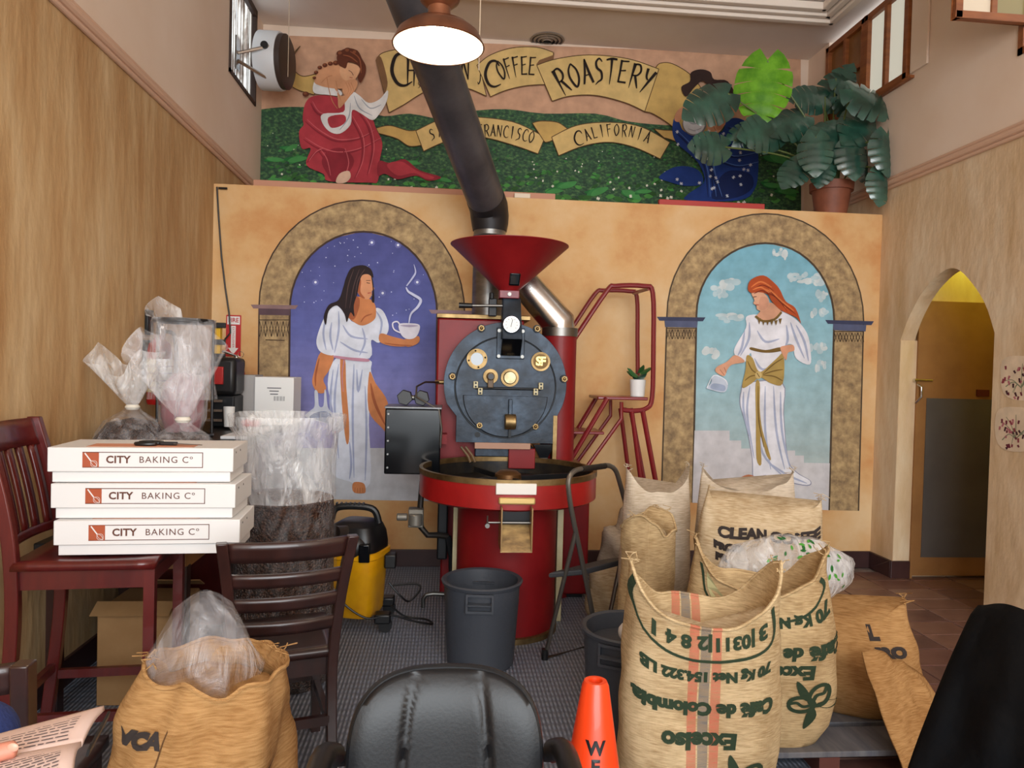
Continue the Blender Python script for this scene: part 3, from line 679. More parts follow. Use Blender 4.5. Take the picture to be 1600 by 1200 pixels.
w3p.poly([(258,718),(270,722),(274,770),(290,770),(294,715),(300,722),(306,775),(322,800),(322,835),(228,812),(240,790),(258,772)], (206,210,222)); w3p.poly([(240,812),(262,795),(300,792),(322,808),(322,836),(262,820)], (96,112,150))
w3p.poly([(330,408),(372,440),(400,470),(470,462),(478,420),(505,430),(524,475),(520,510),(490,544),(462,535),(456,600),(335,598),(338,560),(350,500)], ROB)
w3p.poly([(332,404),(300,440),(274,500),(265,545),(282,578),(330,588),(345,545),(352,470)], ROB)
for pts in ([(345,430),(345,500),(330,580)], [(300,450),(290,510),(300,570)], [(360,480),(390,520),(450,530)], [(350,540),(400,570),(450,580)], [(480,430),(500,470),(490,530)], [(320,470),(315,520),(325,570)], [(430,490),(440,540),(420,590)]): w3p.stroke(pts, 2, 2, ROS, wm=13)
w3p.poly([(330,590),(380,596),(450,602),(448,612),(380,606),(332,598)], (196,140,160)); w3p.stroke([(365,605),(358,660),(362,720)], 4, 2, (196,140,160))
w3p.poly([(402,380),(446,382),(474,402),(480,440),(470,464),(432,482),(398,468),(372,440),(392,410)], SKN); w3p.poly([(400,380),(420,385),(418,420),(400,460),(380,445)], SKD)
w3p.stroke([(425,470),(440,450),(466,440)], 2, 2, SKD, wm=8)
w3p.poly([(498,510),(540,522),(580,532),(600,540),(590,556),(540,556),(500,545),(490,530)], SKN); w3p.poly([(578,535),(600,528),(632,520),(636,538),(620,552),(590,558)], SKN); w3p.stroke([(510,545),(560,552),(610,554)], 2, 2, SKD, wm=7)
w3p.poly([(412,300),(445,288),(464,305),(466,332),(474,350),(465,358),(464,374),(450,388),(424,378),(408,345)], (214,150,110)); w3p.poly([(412,310),(426,320),(424,360),(440,384),(424,378),(408,345)], SKD)
w3p.stroke([(446,328),(458,330)], 3, 2, (50,32,30)); w3p.stroke([(444,320),(460,320)], 2, 2, (60,40,34)); w3p.stroke([(450,366),(462,364)], 4, 2, (176,70,66))
w3p.poly([(372,310),(392,275),(432,265),(462,280),(470,310),(452,298),(430,302),(420,330),(412,370),(400,410),(402,450),(388,435),(375,470),(366,440),(340,410),(310,430),(300,480),(292,450),(310,408),(345,390),(362,345)], HAIR)
w3p.poly([(462,300),(470,330),(474,395),(464,392),(468,350)], HAIR)
for pts in ([(400,280),(380,340),(370,420)], [(420,280),(400,340),(385,420)], [(440,280),(415,320),(405,380)]): w3p.stroke(pts, 1, 1, (84,62,60), wm=5)
w3p.poly([(562,478),(600,474),(636,480),(632,510),(616,528),(590,530),(570,514)], (230,226,236)); w3p.poly([(566,482),(600,479),(632,483),(600,488)], (180,168,192)); w3p.stroke([(568,508),(545,496),(540,474),(556,468),(566,480)], 5, 5, (226,222,234))
w3p.stroke([(598,474),(606,440),(630,415),(640,390),(615,372),(596,360),(588,345)], 3, 4, (206,210,236), wm=16); w3p.stroke([(590,340),(612,310),(622,290),(616,262)], 4, 1, (190,196,230), wm=10)
w3p.build('painted_woman_with_cup', lm)
# right arch
rm_ = thing('arch_mural', 'painted stone arch on pale blue sky with a red-haired woman holding a glass jug', 'mural', (2.4, YB, .42))
c5 = lambda x, y: (1000+x*.4334, 300+y*.4333)
inn = arch_pts(1088, 1303, 380, 492, 500); outr = arch_pts(1042, 1349, 334, 492, 501)
bg = Paint(BY, (0,-1,0), base=.0015, step=.0002)
bands(bg, inn, (1082,785), (1295,797), [(0,(120,176,196)), (.4,(150,192,204)), (.75,(168,190,194)), (1,(186,186,178))])
bg.tr = c5; bg.base += bg.step*bg.k; bg.k = 0; bg.step = .00003
for cx, cy, sx in ((330,330,36),(275,360,30),(610,315,40),(570,310,34),(650,375,20),(320,455,50),(250,580,28),(640,560,26),(645,440,26),(650,625,18),(505,218,24)):
    bg.k += 1
    for k in range(9): bg.ell((cx+rr.uniform(-sx,sx), cy+rr.uniform(-14,14)), sx*rr.uniform(.2,.5), rr.uniform(6,16), rr.choice(((190,208,214),(206,216,218),(178,202,210))), 14)
bg.poly([(196,860),(322,860),(322,896),(364,896),(364,925),(400,925),(400,950),(530,950),(530,932),(558,932),(558,950),(590,950),(590,976),(683,978),(678,1147),(188,1120)], (206,204,208), sm=False)
bg.build('painted_day_sky', rm_)
e = stone_arch(rm_, outr, inn, [(1033,784),(1341,798)], [(1082,785),(1295,797)], (78,64,50))
cap(e, 1026, 1102, 495, (62,66,92), (86,92,120), 1); cap(e, 1289, 1365, 500, (62,66,92), (86,92,120), 2); zigzag(e, 1041, 1086, 515, 15, 5, (64,50,38)); zigzag(e, 1303, 1349, 520, 14, 5, (64,50,38))
e.build('painted_capitals', rm_)
w4 = Paint(BY, (0,-1,0), c5, base=.006)
WHT, WSH, GLD, GLD2, RH = (230,230,238), (172,180,206), (176,148,84), (120,94,48), (176,78,38)
w4.poly([(382,686),(513,686),(518,800),(533,958),(563,1008),(614,1041),(602,1060),(520,1044),(450,1024),(407,1034),(402,960),(382,850),(359,770),(362,718)], (150,152,172)); w4.poly([(385,690),(510,690),(515,800),(530,960),(560,1010),(610,1040),(600,1056),(520,1040),(450,1020),(410,1030),(405,960),(385,850),(362,770),(365,720)], WHT)
for pts in ([(395,700),(385,800),(410,960)], [(450,700),(450,860),(470,1000)], [(480,700),(490,860),(520,1000)], [(430,820),(440,940),(520,1030)], [(505,720),(510,860),(540,1000)], [(470,980),(530,1020),(600,1050)], [(372,720),(372,790),(392,880)]): w4.stroke(pts, 2, 2, WSH, wm=14)
w4.poly([(415,690),(430,690),(430,780),(440,860),(470,960),(455,950),(432,880),(436,980),(418,960),(416,820)], GLD); w4.stroke([(424,700),(426,820),(445,920)], 2, 2, GLD2, wm=7)
w4.poly([(362,1028),(390,1018),(415,1028),(400,1036),(364,1036)], (190,120,84))
w4.poly([(412,442),(380,452),(380,490),(340,560),(342,590),(375,614),(398,580),(400,640),(420,650),(510,640),(520,560),(548,552),(560,600),(610,622),(612,570),(600,510),(560,460),(505,430),(460,450)], WHT)
for pts in ([(392,470),(390,530),(360,590)], [(420,500),(450,540),(500,530)], [(540,470),(560,530),(590,600)], [(560,480),(590,540),(605,610)], [(410,600),(440,640),(500,620)], [(375,500),(365,560),(350,590)], [(525,480),(530,530),(520,560)]): w4.stroke(pts, 2, 2, WSH, wm=15)
w4.poly([(398,560),(450,570),(502,560),(504,574),(450,580),(398,570)], GLD2); w4.poly([(382,590),(404,600),(420,640),(440,645),(490,600),(515,585),(512,690),(470,690),(430,668),(400,690),(366,705),(378,640)], GLD)
for pts in ([(385,610),(400,640),(420,655)], [(375,680),(395,665),(420,660)], [(440,655),(480,620),(512,600)], [(440,660),(480,665),(510,680)], [(440,658),(480,645),(512,640)]): w4.stroke(pts, 2, 2, GLD2, wm=7)
w4.ell((424,660), 12, 14, (206,180,120)); w4.stroke([(418,652),(428,668)], 3, 3, GLD2)
w4.poly([(502,562),(520,554),(548,552),(552,572),(530,580),(524,606),(512,590)], (216,156,124))
w4.poly([(340,588),(375,612),(330,622),(312,640),(300,664),(270,648),(275,630),(310,612)], (216,160,130))
w4.stroke([(285,640),(300,660)], 2, 2, (166,100,78)); w4.stroke([(300,632),(308,652)], 2, 2, (166,100,78))
w4.poly([(262,660),(300,672),(314,692),(300,722),(250,712),(236,706),(252,690)], (196,206,222)); w4.poly([(262,690),(302,698),(298,718),(252,708)], (160,174,200)); w4.stroke([(238,706),(262,662),(300,674),(312,694)], 3, 3, (232,236,244))
w4.poly([(440,410),(470,400),(500,425),(505,440),(460,462),(415,455),(430,430)], (212,158,128)); w4.stroke([(412,448),(440,466),(480,460),(506,434)], 8, 8, GLD2)
for k in range(6): w4.poly([(420+15*k,458+(6 if 0<k<5 else 0)), (432+15*k,456+(6 if 0<k<5 else 0)), (426+15*k,478+(4 if 0<k<5 else 0))], GLD2, sm=False)
w4.poly([(398,365),(430,360),(455,380),(460,410),(440,430),(418,424),(415,410),(404,402),(408,390)], (220,168,138)); w4.poly([(430,380),(455,385),(458,412),(440,428),(424,420)], (210,154,126))
w4.stroke([(404,380),(416,378)], 3, 2, (80,50,40)); w4.stroke([(412,408),(424,408)], 4, 2, (176,80,66))
w4.poly([(384,350),(395,318),(440,302),(480,330),(500,355),(520,395),(555,420),(575,475),(560,455),(530,440),(500,425),(470,395),(455,370),(420,362),(396,365)], RH)
for pts in ([(395,345),(430,325),(470,345)], [(430,345),(480,370),(520,420)], [(460,350),(500,390),(550,430)], [(400,355),(430,345),(460,365)]): w4.stroke(pts, 2, 2, (214,120,66), wm=9); w4.stroke([(a+6, b+12) for a, b in pts], 2, 1, (120,44,22), wm=6)
w4.build('painted_woman_with_jug', rm_)
# ---- stencilled flowers on the right wall
sf = thing('flower_stencil', 'painted sprays of small pink flowers on the pale stucco wall beside the doorway', 'mural', (XR, 3.9, 1.3))
fp = Paint(lambda a, b: atx(a, b, XR), (-1,0,0), base=.002, step=.00003)
for cx, cy in ((1596,592),(1588,672)):
    fp.poly([(cx-30,cy-28),(cx,cy-36),(cx+36,cy-26),(cx+40,cy+20),(cx+6,cy+34),(cx-28,cy+22)], (222,200,172))
    for k in range(10): a = rr.uniform(0, 2*PI); fp.stroke([(cx,cy+14),(cx+14*math.cos(a),cy+10*math.sin(a)),(cx+28*math.cos(a),cy+24*math.sin(a))], 1.4, .8, (128,132,104))
    for k in range(34):
        a = rr.uniform(0, 2*PI); r = rr.random()**.6; x, y = cx+34*r*math.cos(a), cy+30*r*math.sin(a); fp.stroke([(x, y), (x+rr.uniform(-3,3), y+rr.uniform(3,7))], 3.2, 2.6, rr.choice(((138,58,70),(110,40,56),(176,104,112),(70,36,44))), sm=False)
    fp.k += 1
fp.build('painted_flowers', sf)
#--SECTION--
# ============================================================ coffee roaster
m_red = mat('roaster_red', (116,12,18), .5, col2=(132,18,22), scale=3, coat=.06, spec=.35)
m_red2 = mat('tray_red', (164,26,24), .4, col2=(138,18,18), scale=4, coat=.15, bump=.03, bscale=10)
m_iron = mat('blued_cast_iron', (18,24,32), .42, .4, col2=(56,70,86), col3=(32,42,54), scale=7, detail=8, lo=.3, hi=.7, bump=.1, bscale=18)
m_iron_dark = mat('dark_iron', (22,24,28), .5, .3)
m_copperbrown = mat('worn_chute', (120,92,58), .5, col2=(70,54,36), scale=6)
m_galv = mat('galvanised_duct', (108,106,104), .38, .85, col2=(140,138,134), scale=5, stretch=(1,1,3), bump=.06, bscale=12)
m_darkduct = mat('painted_duct', (74,72,76), .42, .5, col2=(98,96,100), scale=4, detail=7, bump=.05, bscale=10)
YFc = 4.62                                  # front of the drum casting
fc = at(790, 600, YFc); RF = .388
TC = V(at(794, 735, 4.21).x, 4.21, 0)        # cooling tray centre
ro = thing('coffee_roaster', 'large red and iron drum coffee roaster with funnel hopper and round cooling tray', 'coffee roaster', (TC.x, 4.6, 0))
def q(px, py, y=YFc-.03): return at(px, py, y)
# frame and cabinets
xa = at(690, 800, 4.9).x; xb = at(924, 900, 4.6).x
MB().mm((xa, 4.72, .03), (xb, 4.95, .74)).build('base_cabinet', m_red, ro, bevel=.012)
MB().mm((xa+.03, 4.74, .0), (xb-.03, 4.93, .03)).build('base_plinth', m_iron_dark, ro)
a = at(684, 497, 4.78); b = at(740, 760, 4.78)
MB().mm((a.x, 4.74, .74), (fc.x+.12, 5.3, a.z)).build('drum_housing', m_red, ro, bevel=.012)
MB().mm((a.x-.006, 4.73, a.z), (fc.x+.16, 5.3, a.z+.028)).build('housing_strip', m_brass, ro, bevel=.003)
MB().cyl((fc.x, YFc+.06, fc.z), (fc.x, 5.2, fc.z), RF-.03, n=48).build('drum_shell', m_red, ro)
cx = at(872, 620, 4.82)
MB().cyl((cx.x, 4.82, .0), (cx.x, 4.82, at(872, 521, 4.82).z), .112, n=32).build('exhaust_column', m_red, ro)
e0 = at(872, 521, 4.82); e1 = at(876, 500, 4.82); e2 = at(820, 444, 4.86); e3 = at(796, 410, 4.9)
MB().tube([V(cx.x, 4.82, e0.z-.01), V(cx.x, 4.82, e0.z+.06), e2, e3], .098, n=28, radii=[.104,.108,.1,.1]).build('steel_duct', m_steel, ro)
MB().cyl((cx.x, 4.82, e0.z-.02), (cx.x, 4.82, e0.z+.035), .118, n=32).build('duct_collar', m_dullsteel, ro)
# drum face
face = [(RF*math.cos(t), RF*math.sin(t)) for t in [math.radians(k) for k in range(-20, 201, 5)]]
zb = q(790, 692, YFc).z - fc.z; xl = q(712, 690, YFc).x-fc.x; xr = q(868, 690, YFc).x-fc.x
face = face + [(xl, -.13*1.6), (xl, zb), (xr, zb), (xr, -.13*1.6)]
MB().prism([V(fc.x+a_, YFc, fc.z+b_) for a_, b_ in face], (0, .07, 0)).build('face_casting', m_iron, ro, smooth=25, bevel=.008)
MB().cyl((fc.x, YFc-.012, fc.z-.02), (fc.x, YFc+.01, fc.z-.02), .315, n=64).build('face_plate', m_iron, ro, bevel=.004)
MB().tube([V(fc.x+.318*math.cos(k*PI/32), YFc-.003, fc.z-.02+.318*math.sin(k*PI/32)) for k in range(64)], .0045, 6, True).build('seam_shade_bead', m_iron_dark, ro)  # raised dark bead, painting in the shade of the face-plate seam
dp = [V(fc.x+.262*math.cos(t), YFc-.012, fc.z-.075+.255*math.sin(t)) for t in [math.radians(k) for k in range(180, 361, 6)]]
MB().prism(dp, (0, -.014, 0)).build('discharge_door', m_iron, ro, smooth=25, bevel=.004)
MB().tube([p+V(0,-.004,0) for p in dp], .005, 6).build('door_shade_bead', m_iron_dark, ro)  # dark bead puts shade along the door edge by colour
for px, py in ((752,513),(839,514),(707,588),(881,592),(749,664),(836,666)):
    p = q(px, py, YFc)
    bo = MB().cyl((p.x, YFc+.002, p.z), (p.x, YFc-.016, p.z), .026, .024, n=20).build('bolt_boss', m_iron_dark, ro)
    MB().cyl((p.x, YFc-.014, p.z), (p.x, YFc-.032, p.z), .019, n=6).sphere((p.x, YFc-.032, p.z), (.011,.011,.011), 10, 6).build('bolt', m_brass, bo)
def ring(px, py, r0, r1, y0_, y1_, m, name, par=ro):
    p = q(px, py, YFc); return MB().lathe([(r0, 0), (r1, 0), (r1, y0_-y1_), (r0, y0_-y1_), (r0, 0)], (p.x, y0_, p.z), (0,-1,0), 32).build(name, m, par)
sg = ring(745, 561, .040, .064, YFc-.012, YFc-.036, m_brass, 'sight_glass_ring')
p = q(745, 561, YFc); MB().cyl((p.x, YFc-.012, p.z), (p.x, YFc-.024, p.z), .041, n=28).build('sight_glass', mat('sight_pane', (46,52,58), .04, coat=1.0), sg)
for k in range(4):
    t = k*PI/2+.2; MB().sphere((p.x+.052*math.cos(t), YFc-.037, p.z+.052*math.sin(t)), .006, 8, 6).build('ring_screw', m_iron_dark, sg)
md = ring(844, 565, 0.0, .060, YFc-.012, YFc-.03, m_brass, 'maker_medallion')
p = q(844, 565, YFc); MB().cyl((p.x, YFc-.030, p.z), (p.x, YFc-.032, p.z), .047, n=28).build('medallion_field', mat('dark_brass', (96,74,44), .5, .8), md)
letters('medallion_letters', 'SF', .075, lambda x, y: V(p.x+x, YFc-.034, p.z+y+.0), mat('bright_brass', (206,172,104), .35, .9), md, bold=.003, sp=.8)
tr_ = ring(766, 588, .026, .046, YFc-.012, YFc-.04, m_brass, 'trier_socket'); p = q(766, 588, YFc)
MB().cyl((p.x, YFc-.02, p.z), (p.x, YFc-.075, p.z), .024, n=20).mm((p.x-.018, YFc-.06, p.z-.07), (p.x+.018, YFc-.035, p.z-.01)).build('trier_handle', m_copperbrown, tr_, bevel=.004)
MB().cyl((p.x, YFc-.07, p.z), (p.x, YFc-.09, p.z), .018, n=16).build('trier_knob', m_black, tr_)
ag = ring(796, 590, .0, .056, YFc-.012, YFc-.034, m_brass, 'agitator_cap'); p = q(796, 590, YFc)
MB().cyl((p.x, YFc-.034, p.z), (p.x, YFc-.05, p.z), .042, .036, n=28).build('cap_centre', mat('pale_brass', (190,176,138), .4, .6, col2=(150,136,100), scale=20), ag)
for px, py in ((743,601),(750,611),(844,603),(836,612)):
    p = q(px, py, YFc); hg = MB().box((p.x, YFc-.03, p.z), (.028, .03, .042)).build('hinge_block', m_cream, ro, bevel=.003)
    for s in (-.011, .011): MB().cyl((p.x, YFc-.044, p.z+s), (p.x, YFc-.048, p.z+s), .0065, n=10).build('hinge_screw', m_iron_dark, hg)
MB().cyl((q(743,606,YFc).x, YFc-.028, q(743,606,YFc).z), (q(844,606,YFc).x, YFc-.028, q(844,608,YFc).z), .008, n=10).build('hinge_rod', m_iron_dark, ro)
p = q(796, 658, YFc)
MB().cyl((p.x-.034, YFc-.06, p.z), (p.x+.034, YFc-.06, p.z), .048, n=24).build('door_weight', m_brass, ro, bevel=.004)
MB().mm((p.x-.012, YFc-.05, p.z+.03), (p.x+.012, YFc-.02, p.z+.14)).build('weight_arm', m_iron, ro, bevel=.004)
MB().mm((p.x-.008, YFc-.05, p.z-.1), (p.x+.008, YFc-.02, p.z-.03)).build('door_catch', m_iron_dark, ro)
p = q(746, 679, YFc); MB().cyl((p.x, YFc-.001, p.z), (p.x, YFc-.004, p.z), .018, n=18).build('port_shade_disc', m_iron_dark, ro)  # dark disc standing in for the shade inside a port hole
# neck chute, gauge, hopper
n0_ = q(799, 466, YFc); n1_ = q(797, 556, YFc); hw = .062
neck = MB(); y_a, y_b = YFc-.05, YFc+.06
neck.add([V(n0_.x-hw+.006, y_a+.02, n0_.z), V(n0_.x+hw-.006, y_a+.02, n0_.z), V(n0_.x+hw-.006, y_b, n0_.z), V(n0_.x-hw+.006, y_b, n0_.z), V(n1_.x-hw, YFc-.13, n1_.z+.10), V(n1_.x+hw, YFc-.13, n1_.z+.10), V(n1_.x+hw, y_b, n1_.z+.10), V(n1_.x-hw, y_b, n1_.z+.10)],
         [(0,1,2,3),(4,7,6,5),(0,4,5,1),(1,5,6,2),(2,6,7,3),(3,7,4,0)])
neck.build('neck_chute', m_iron, ro, smooth=20, bevel=.005)
MB().add([V(n1_.x-hw, YFc-.13, n1_.z+.10), V(n1_.x+hw, YFc-.13, n1_.z+.10), V(n1_.x+hw, YFc, n1_.z+.10), V(n1_.x-hw, YFc, n1_.z+.10), V(n1_.x-hw, YFc-.03, n1_.z), V(n1_.x+hw, YFc-.03, n1_.z), V(n1_.x+hw, YFc, n1_.z), V(n1_.x-hw, YFc, n1_.z)], [(0,1,2,3),(4,7,6,5),(0,4,5,1),(1,5,6,2),(2,6,7,3),(3,7,4,0)]).build('chute_mouth', m_blackgloss, ro, smooth=20)
fl_ = MB().mm((n1_.x-.088, YFc-.022, n1_.z-.02), (n1_.x+.088, YFc-.012, n1_.z+.175)).build('chute_flange', m_iron, ro, bevel=.004)
for sx in (-1, 1):
    for dz in (-.004, .155): MB().cyl((n1_.x+sx*.074, YFc-.02, n1_.z+dz), (n1_.x+sx*.074, YFc-.034, n1_.z+dz), .011, n=12).build('flange_bolt', m_dullsteel, fl_)
g = at(799, 507, YFc-.12); ga = MB().cyl((g.x, YFc-.085, g.z), (g.x, YFc-.135, g.z), .052, n=32).build('gauge_body', m_chrome, ro, bevel=.003)
MB().cyl((g.x, YFc-.134, g.z), (g.x, YFc-.1365, g.z), .047, n=32).build('gauge_dial', mat('dial_white', (226,228,226), .35), ga)
MB().beam((g.x-.004, YFc-.138, g.z-.016), (g.x+.006, YFc-.138, g.z+.03), .003, .002, (0,1,0)).build('gauge_needle', m_black, ga)
for k in range(9):
    t = math.radians(-40+k*32.5); MB().beam((g.x+.031*math.cos(t), YFc-.138, g.z+.031*math.sin(t)), (g.x+.038*math.cos(t), YFc-.138, g.z+.038*math.sin(t)), .002, .001, (0,1,0)).build('dial_tick', m_black, ga)
hz = at(800, 383, YFc).z; ha = at(795, 456, YFc); rh = .372
MB().lathe([(.062, ha.z-.0), (.065, ha.z+.01), (rh-.01, hz-.012), (rh, hz-.004), (rh, hz), (rh-.012, hz), (.05, ha.z+.03)], (ha.x, YFc+.02, 0), n=56).build('hopper', m_red, ro)
MB().mm((ha.x-.062, YFc-.055, ha.z-.045), (ha.x+.062, YFc+.075, ha.z+.005)).build('slide_gate', mat('magenta_gate', (112,24,40), .4), ro, bevel=.004)
MB().cyl((ha.x, YFc-.056, ha.z-.02), (ha.x, YFc-.064, ha.z-.02), .012, n=12).build('gate_screw', m_dullsteel, ro)
hwv = at(804, 437, YFc-.1); sl = math.atan2(rh-.065, hz-ha.z-.02)
Rw = Matrix.Rotation(sl, 3, 'X')
yw = YFc+.02-(.065+(hwv.z-ha.z-.01)/(hz-ha.z-.022)*(rh-.075))
hf = MB().box((hwv.x, yw-.004, hwv.z), (.066, .008, .098), Rw).build('hopper_window_frame', m_blackgloss, ro, bevel=.004)
MB().box((hwv.x, yw-.010, hwv.z+.003), (.050, .006, .082), Rw).build('hopper_window', mat('sight_pane', (46,52,58), .04, coat=1.0), hf)
l0 = at(717, 477, YFc-.02); l1 = at(790, 478, YFc-.02)
MB().cyl(l0+V(.08,0,0), l1, .009, n=10).build('lever', m_dullsteel, ro); MB().cyl(l0, l0+V(.085,0,0), .018, .015, n=14).build('lever_grip', m_black, ro)
a = at(770, 480, YFc); MB().box((a.x, YFc+.03, a.z), (.05,.06,.11)).cyl((a.x-.01, YFc, a.z+.05), (a.x-.01, YFc, a.z+.09), .016, n=10).build('lever_linkage', m_iron_dark, ro, bevel=.004)
# below the drum
a = q(742, 697, YFc+.06); b = q(838, 722, YFc+.06)
MB().mm((a.x, YFc+.05, .93), (b.x-.02, YFc+.25, a.z+.0)).build('burner_box', m_iron, ro, bevel=.006)
MB().mm((q(742,690).x, YFc+.0, q(742,702).z), (q(830,690).x, YFc+.05, q(742,692).z)).build('burner_plate', mat('pinkish_plate', (170,128,104), .5), ro, bevel=.003)
MB().mm((q(796,705).x, YFc+.02, .86), (q(838,705).x, YFc+.3, q(796,702).z)).build('lower_panel', m_red, ro, bevel=.004)
MB().prism([V(q(835,700).x, YFc+.02, q(835,696).z), V(q(868,700).x, YFc+.02, q(868,696).z), V(q(856,720).x, YFc+.02, .92), V(q(846,720).x, YFc+.02, .92)], (0,.12,0)).build('chaff_funnel', m_blackgloss, ro, smooth=0)
MB().mm((q(866,640).x, YFc-.005, .9), (q(872,640).x, YFc+.1, q(866,650).z)).build('side_strip', m_brass, ro)
for s, x0_ in ((1, 735), (1, 742)):
    p = q(x0_-15, 698); MB().tube([p, q(x0_-4, 712), q(x0_, 722)], .009, 8).build('gas_tube', m_copperbrown, ro)
# cooling tray
RT = .505; zr = .93; zt0 = .765
MB().lathe([(.0, zt0), (RT-.02, zt0), (RT, zt0+.012), (RT, zr-.028), (RT-.012, zr-.028), (RT-.012, zt0+.03), (.0, zt0+.03)], TC, n=72).build('cooling_tray', m_red2, ro)
MB().lathe([(RT-.016, zr-.03), (RT+.004, zr-.03), (RT+.004, zr), (RT-.016, zr), (RT-.016, zr-.03)], TC, n=72).build('tray_rim', m_brass, ro)
MB().lathe([(.0, zr-.10), (RT-.018, zr-.10), (RT-.017, zr-.03)], TC, n=64).build('tray_screen', mat('tray_inside', (36,36,38), .4, .6, col2=(58,52,44), scale=14), ro)
MB().lathe([(.0, zr-.02), (.05, zr-.022), (.075, zr-.04), (.08, zr-.1)], TC, n=32).build('stirrer_hub', mat('hub_bronze', (120,84,50), .4, .7), ro)
for k in range(4):
    t = k*PI/2+.4; MB().beam(TC+V(.06*math.cos(t), .06*math.sin(t), zr-.07), TC+V(.44*math.cos(t), .44*math.sin(t), zr-.07), .02, .03).build('stirrer_arm', m_iron_dark, ro)
MB().cyl((TC.x, TC.y, .03), (TC.x, TC.y, zt0+.005), .284, n=56).build('tray_pedestal', m_red, ro)
MB().lathe([(.0, 0), (.30, 0), (.30, .035), (.284, .04), (0, .04)], TC, n=56).build('pedestal_ring', m_brass, ro)
for px in (712, 874):
    p = at(px, 850, TC.y+.1); MB().box((p.x, TC.y+.1, .38), (.036, .05, .75)).build('corner_post', m_cream, ro, bevel=.004)
# front plate, discharge chute
yt = TC.y-RT
a = at(775, 755, yt); b = at(838, 773, yt)
MB().mm((a.x, yt-.010, b.z), (b.x, yt+.02, a.z)).build('name_plate', mat('white_plate', (226,222,214), .4), ro, bevel=.003)
a = at(779, 777, yt); b = at(836, 788, yt); MB().mm((a.x, yt-.02, b.z), (b.x, yt+.02, a.z)).build('chute_hinge_plate', mat('pale_gold', (206,176,112), .4, .4), ro, bevel=.008)
a = at(782, 790, yt); b = at(831, 861, yt-.06)
for xq in (a.x, b.x-.006): MB().mm((xq, yt-.075, b.z), (xq+.006, yt+.09, a.z)).build('chute_cheek', mat('chute_edge', (150,120,78), .4, .5), ro)
MB().add([V(a.x, yt+.08, a.z-.08), V(b.x, yt+.08, a.z-.08), V(b.x, yt-.07, b.z), V(a.x, yt-.07, b.z), V(a.x, yt+.085, a.z-.086), V(b.x, yt+.085, a.z-.086), V(b.x, yt-.07, b.z-.006), V(a.x, yt-.07, b.z-.006)], [(0,1,2,3),(4,7,6,5),(0,4,5,1),(1,5,6,2),(2,6,7,3),(3,7,4,0)]).build('chute_floor', mat('chute_tan', (206,170,112), .45, col2=(120,96,66), scale=7, stretch=(1,1,3)), ro, smooth=0)
MB().mm((a.x, yt+.02, a.z-.1), (b.x, yt+.03, a.z)).build('chute_gate', m_iron_dark, ro)
MB().cyl((a.x-.06, yt-.01, a.z-.085), (b.x, yt-.01, a.z-.085), .006, n=8).build('chute_rod', m_dullsteel, ro)
MB().cyl((a.x-.065, yt-.0, a.z-.10), (a.x-.065, yt-.02, a.z-.10), .012, n=12).cyl((a.x-.065, yt-.01, a.z-.1), (a.x-.065, yt-.01, a.z-.05), .004, n=8).build('pull_ring', m_dullsteel, ro)
# gas train at the left
g0 = at(660, 752, 4.45); g1 = at(656, 800, 4.45); g2 = at(668, 836, 4.45); g3 = at(700, 838, 4.5)
MB().tube([g0, g1, at(658, 824, 4.45), g2, at(684, 836, 4.48), g3], .018, 10).build('gas_pipe', mat('black_pipe', (58,52,48), .45, .6), ro)
a = at(650, 808, 4.43); MB().box(a, (.09, .09, .11)).cyl(a+V(-.05,0,0), a+V(-.115,0,0), .022, n=12).cyl(a+V(0,-.05,.03), a+V(0,-.05,-.04), .04, n=14).build('gas_valve', mat('grey_casting', (132,126,116), .5, .5), ro, bevel=.006)
MB().tube([at(700, 838, 4.5), at(706, 870, 4.5), at(706, 905, 4.5)], .02, 8).build('drop_pipe', m_iron_dark, ro)
MB().mm((at(684,800,4.6).x, 4.55, .3), (at(700,800,4.6).x, 4.68, .72)).build('regulator', m_iron_dark, ro, bevel=.01)
# control box on its arm
ca = at(602, 638, 4.42); cb = at(687, 742, 4.42)
cbx = MB().mm((ca.x, 4.42, cb.z), (cb.x, 4.72, ca.z)).build('control_box', m_blackgloss, ro, bevel=.008)
MB().mm((ca.x-.004, 4.415, ca.z), (cb.x+.004, 4.725, ca.z+.012)).build('box_lid', mat('grey_lid', (126,128,132), .4, .4), ro, bevel=.003)
for k in range(5): MB().cyl((ca.x+.02, 4.42, cb.z+.04+k*.08), (ca.x+.02, 4.412, cb.z+.04+k*.08), .006, n=8).build('panel_screw', m_dullsteel, cbx)
MB().mm((cb.x-.02, 4.6, (ca.z+cb.z)/2-.03), (at(686,690,4.78).x+.05, 4.74, (ca.z+cb.z)/2+.03)).build('box_arm', m_red, ro)
c0 = at(687, 597, 4.74); MB().tube([c0, at(664, 597, 4.6), at(651, 604, 4.5), at(650, 620, 4.46), at(668, 630, 4.43), at(686, 640, 4.42), at(690, 670, 4.42), at(688, 700, 4.43)], .006, 8).build('probe_cable', m_dullsteel, ro)
MB().cyl(c0+V(-.03,0,0), c0+V(.05,0,0), .014, n=10).build('probe_fitting', m_brass, ro)
# dumbbell lying on the control box
db = thing('dumbbell', 'black hexagonal dumbbell resting on top of the control box', 'dumbbell', (at(645,622,4.55).x, 4.55, ca.z+.012))
dz = ca.z+.012+.05
for px in (633, 659):
    p = at(px, 622, 4.55); MB().cyl((p.x, 4.50, dz), (p.x, 4.58, dz), .049, n=6).build('hex_head', m_black, db, bevel=.004)
MB().cyl((at(633,622,4.55).x, 4.54, dz), (at(659,622,4.55).x, 4.54, dz), .015, n=12).build('grip', m_dullsteel, db)
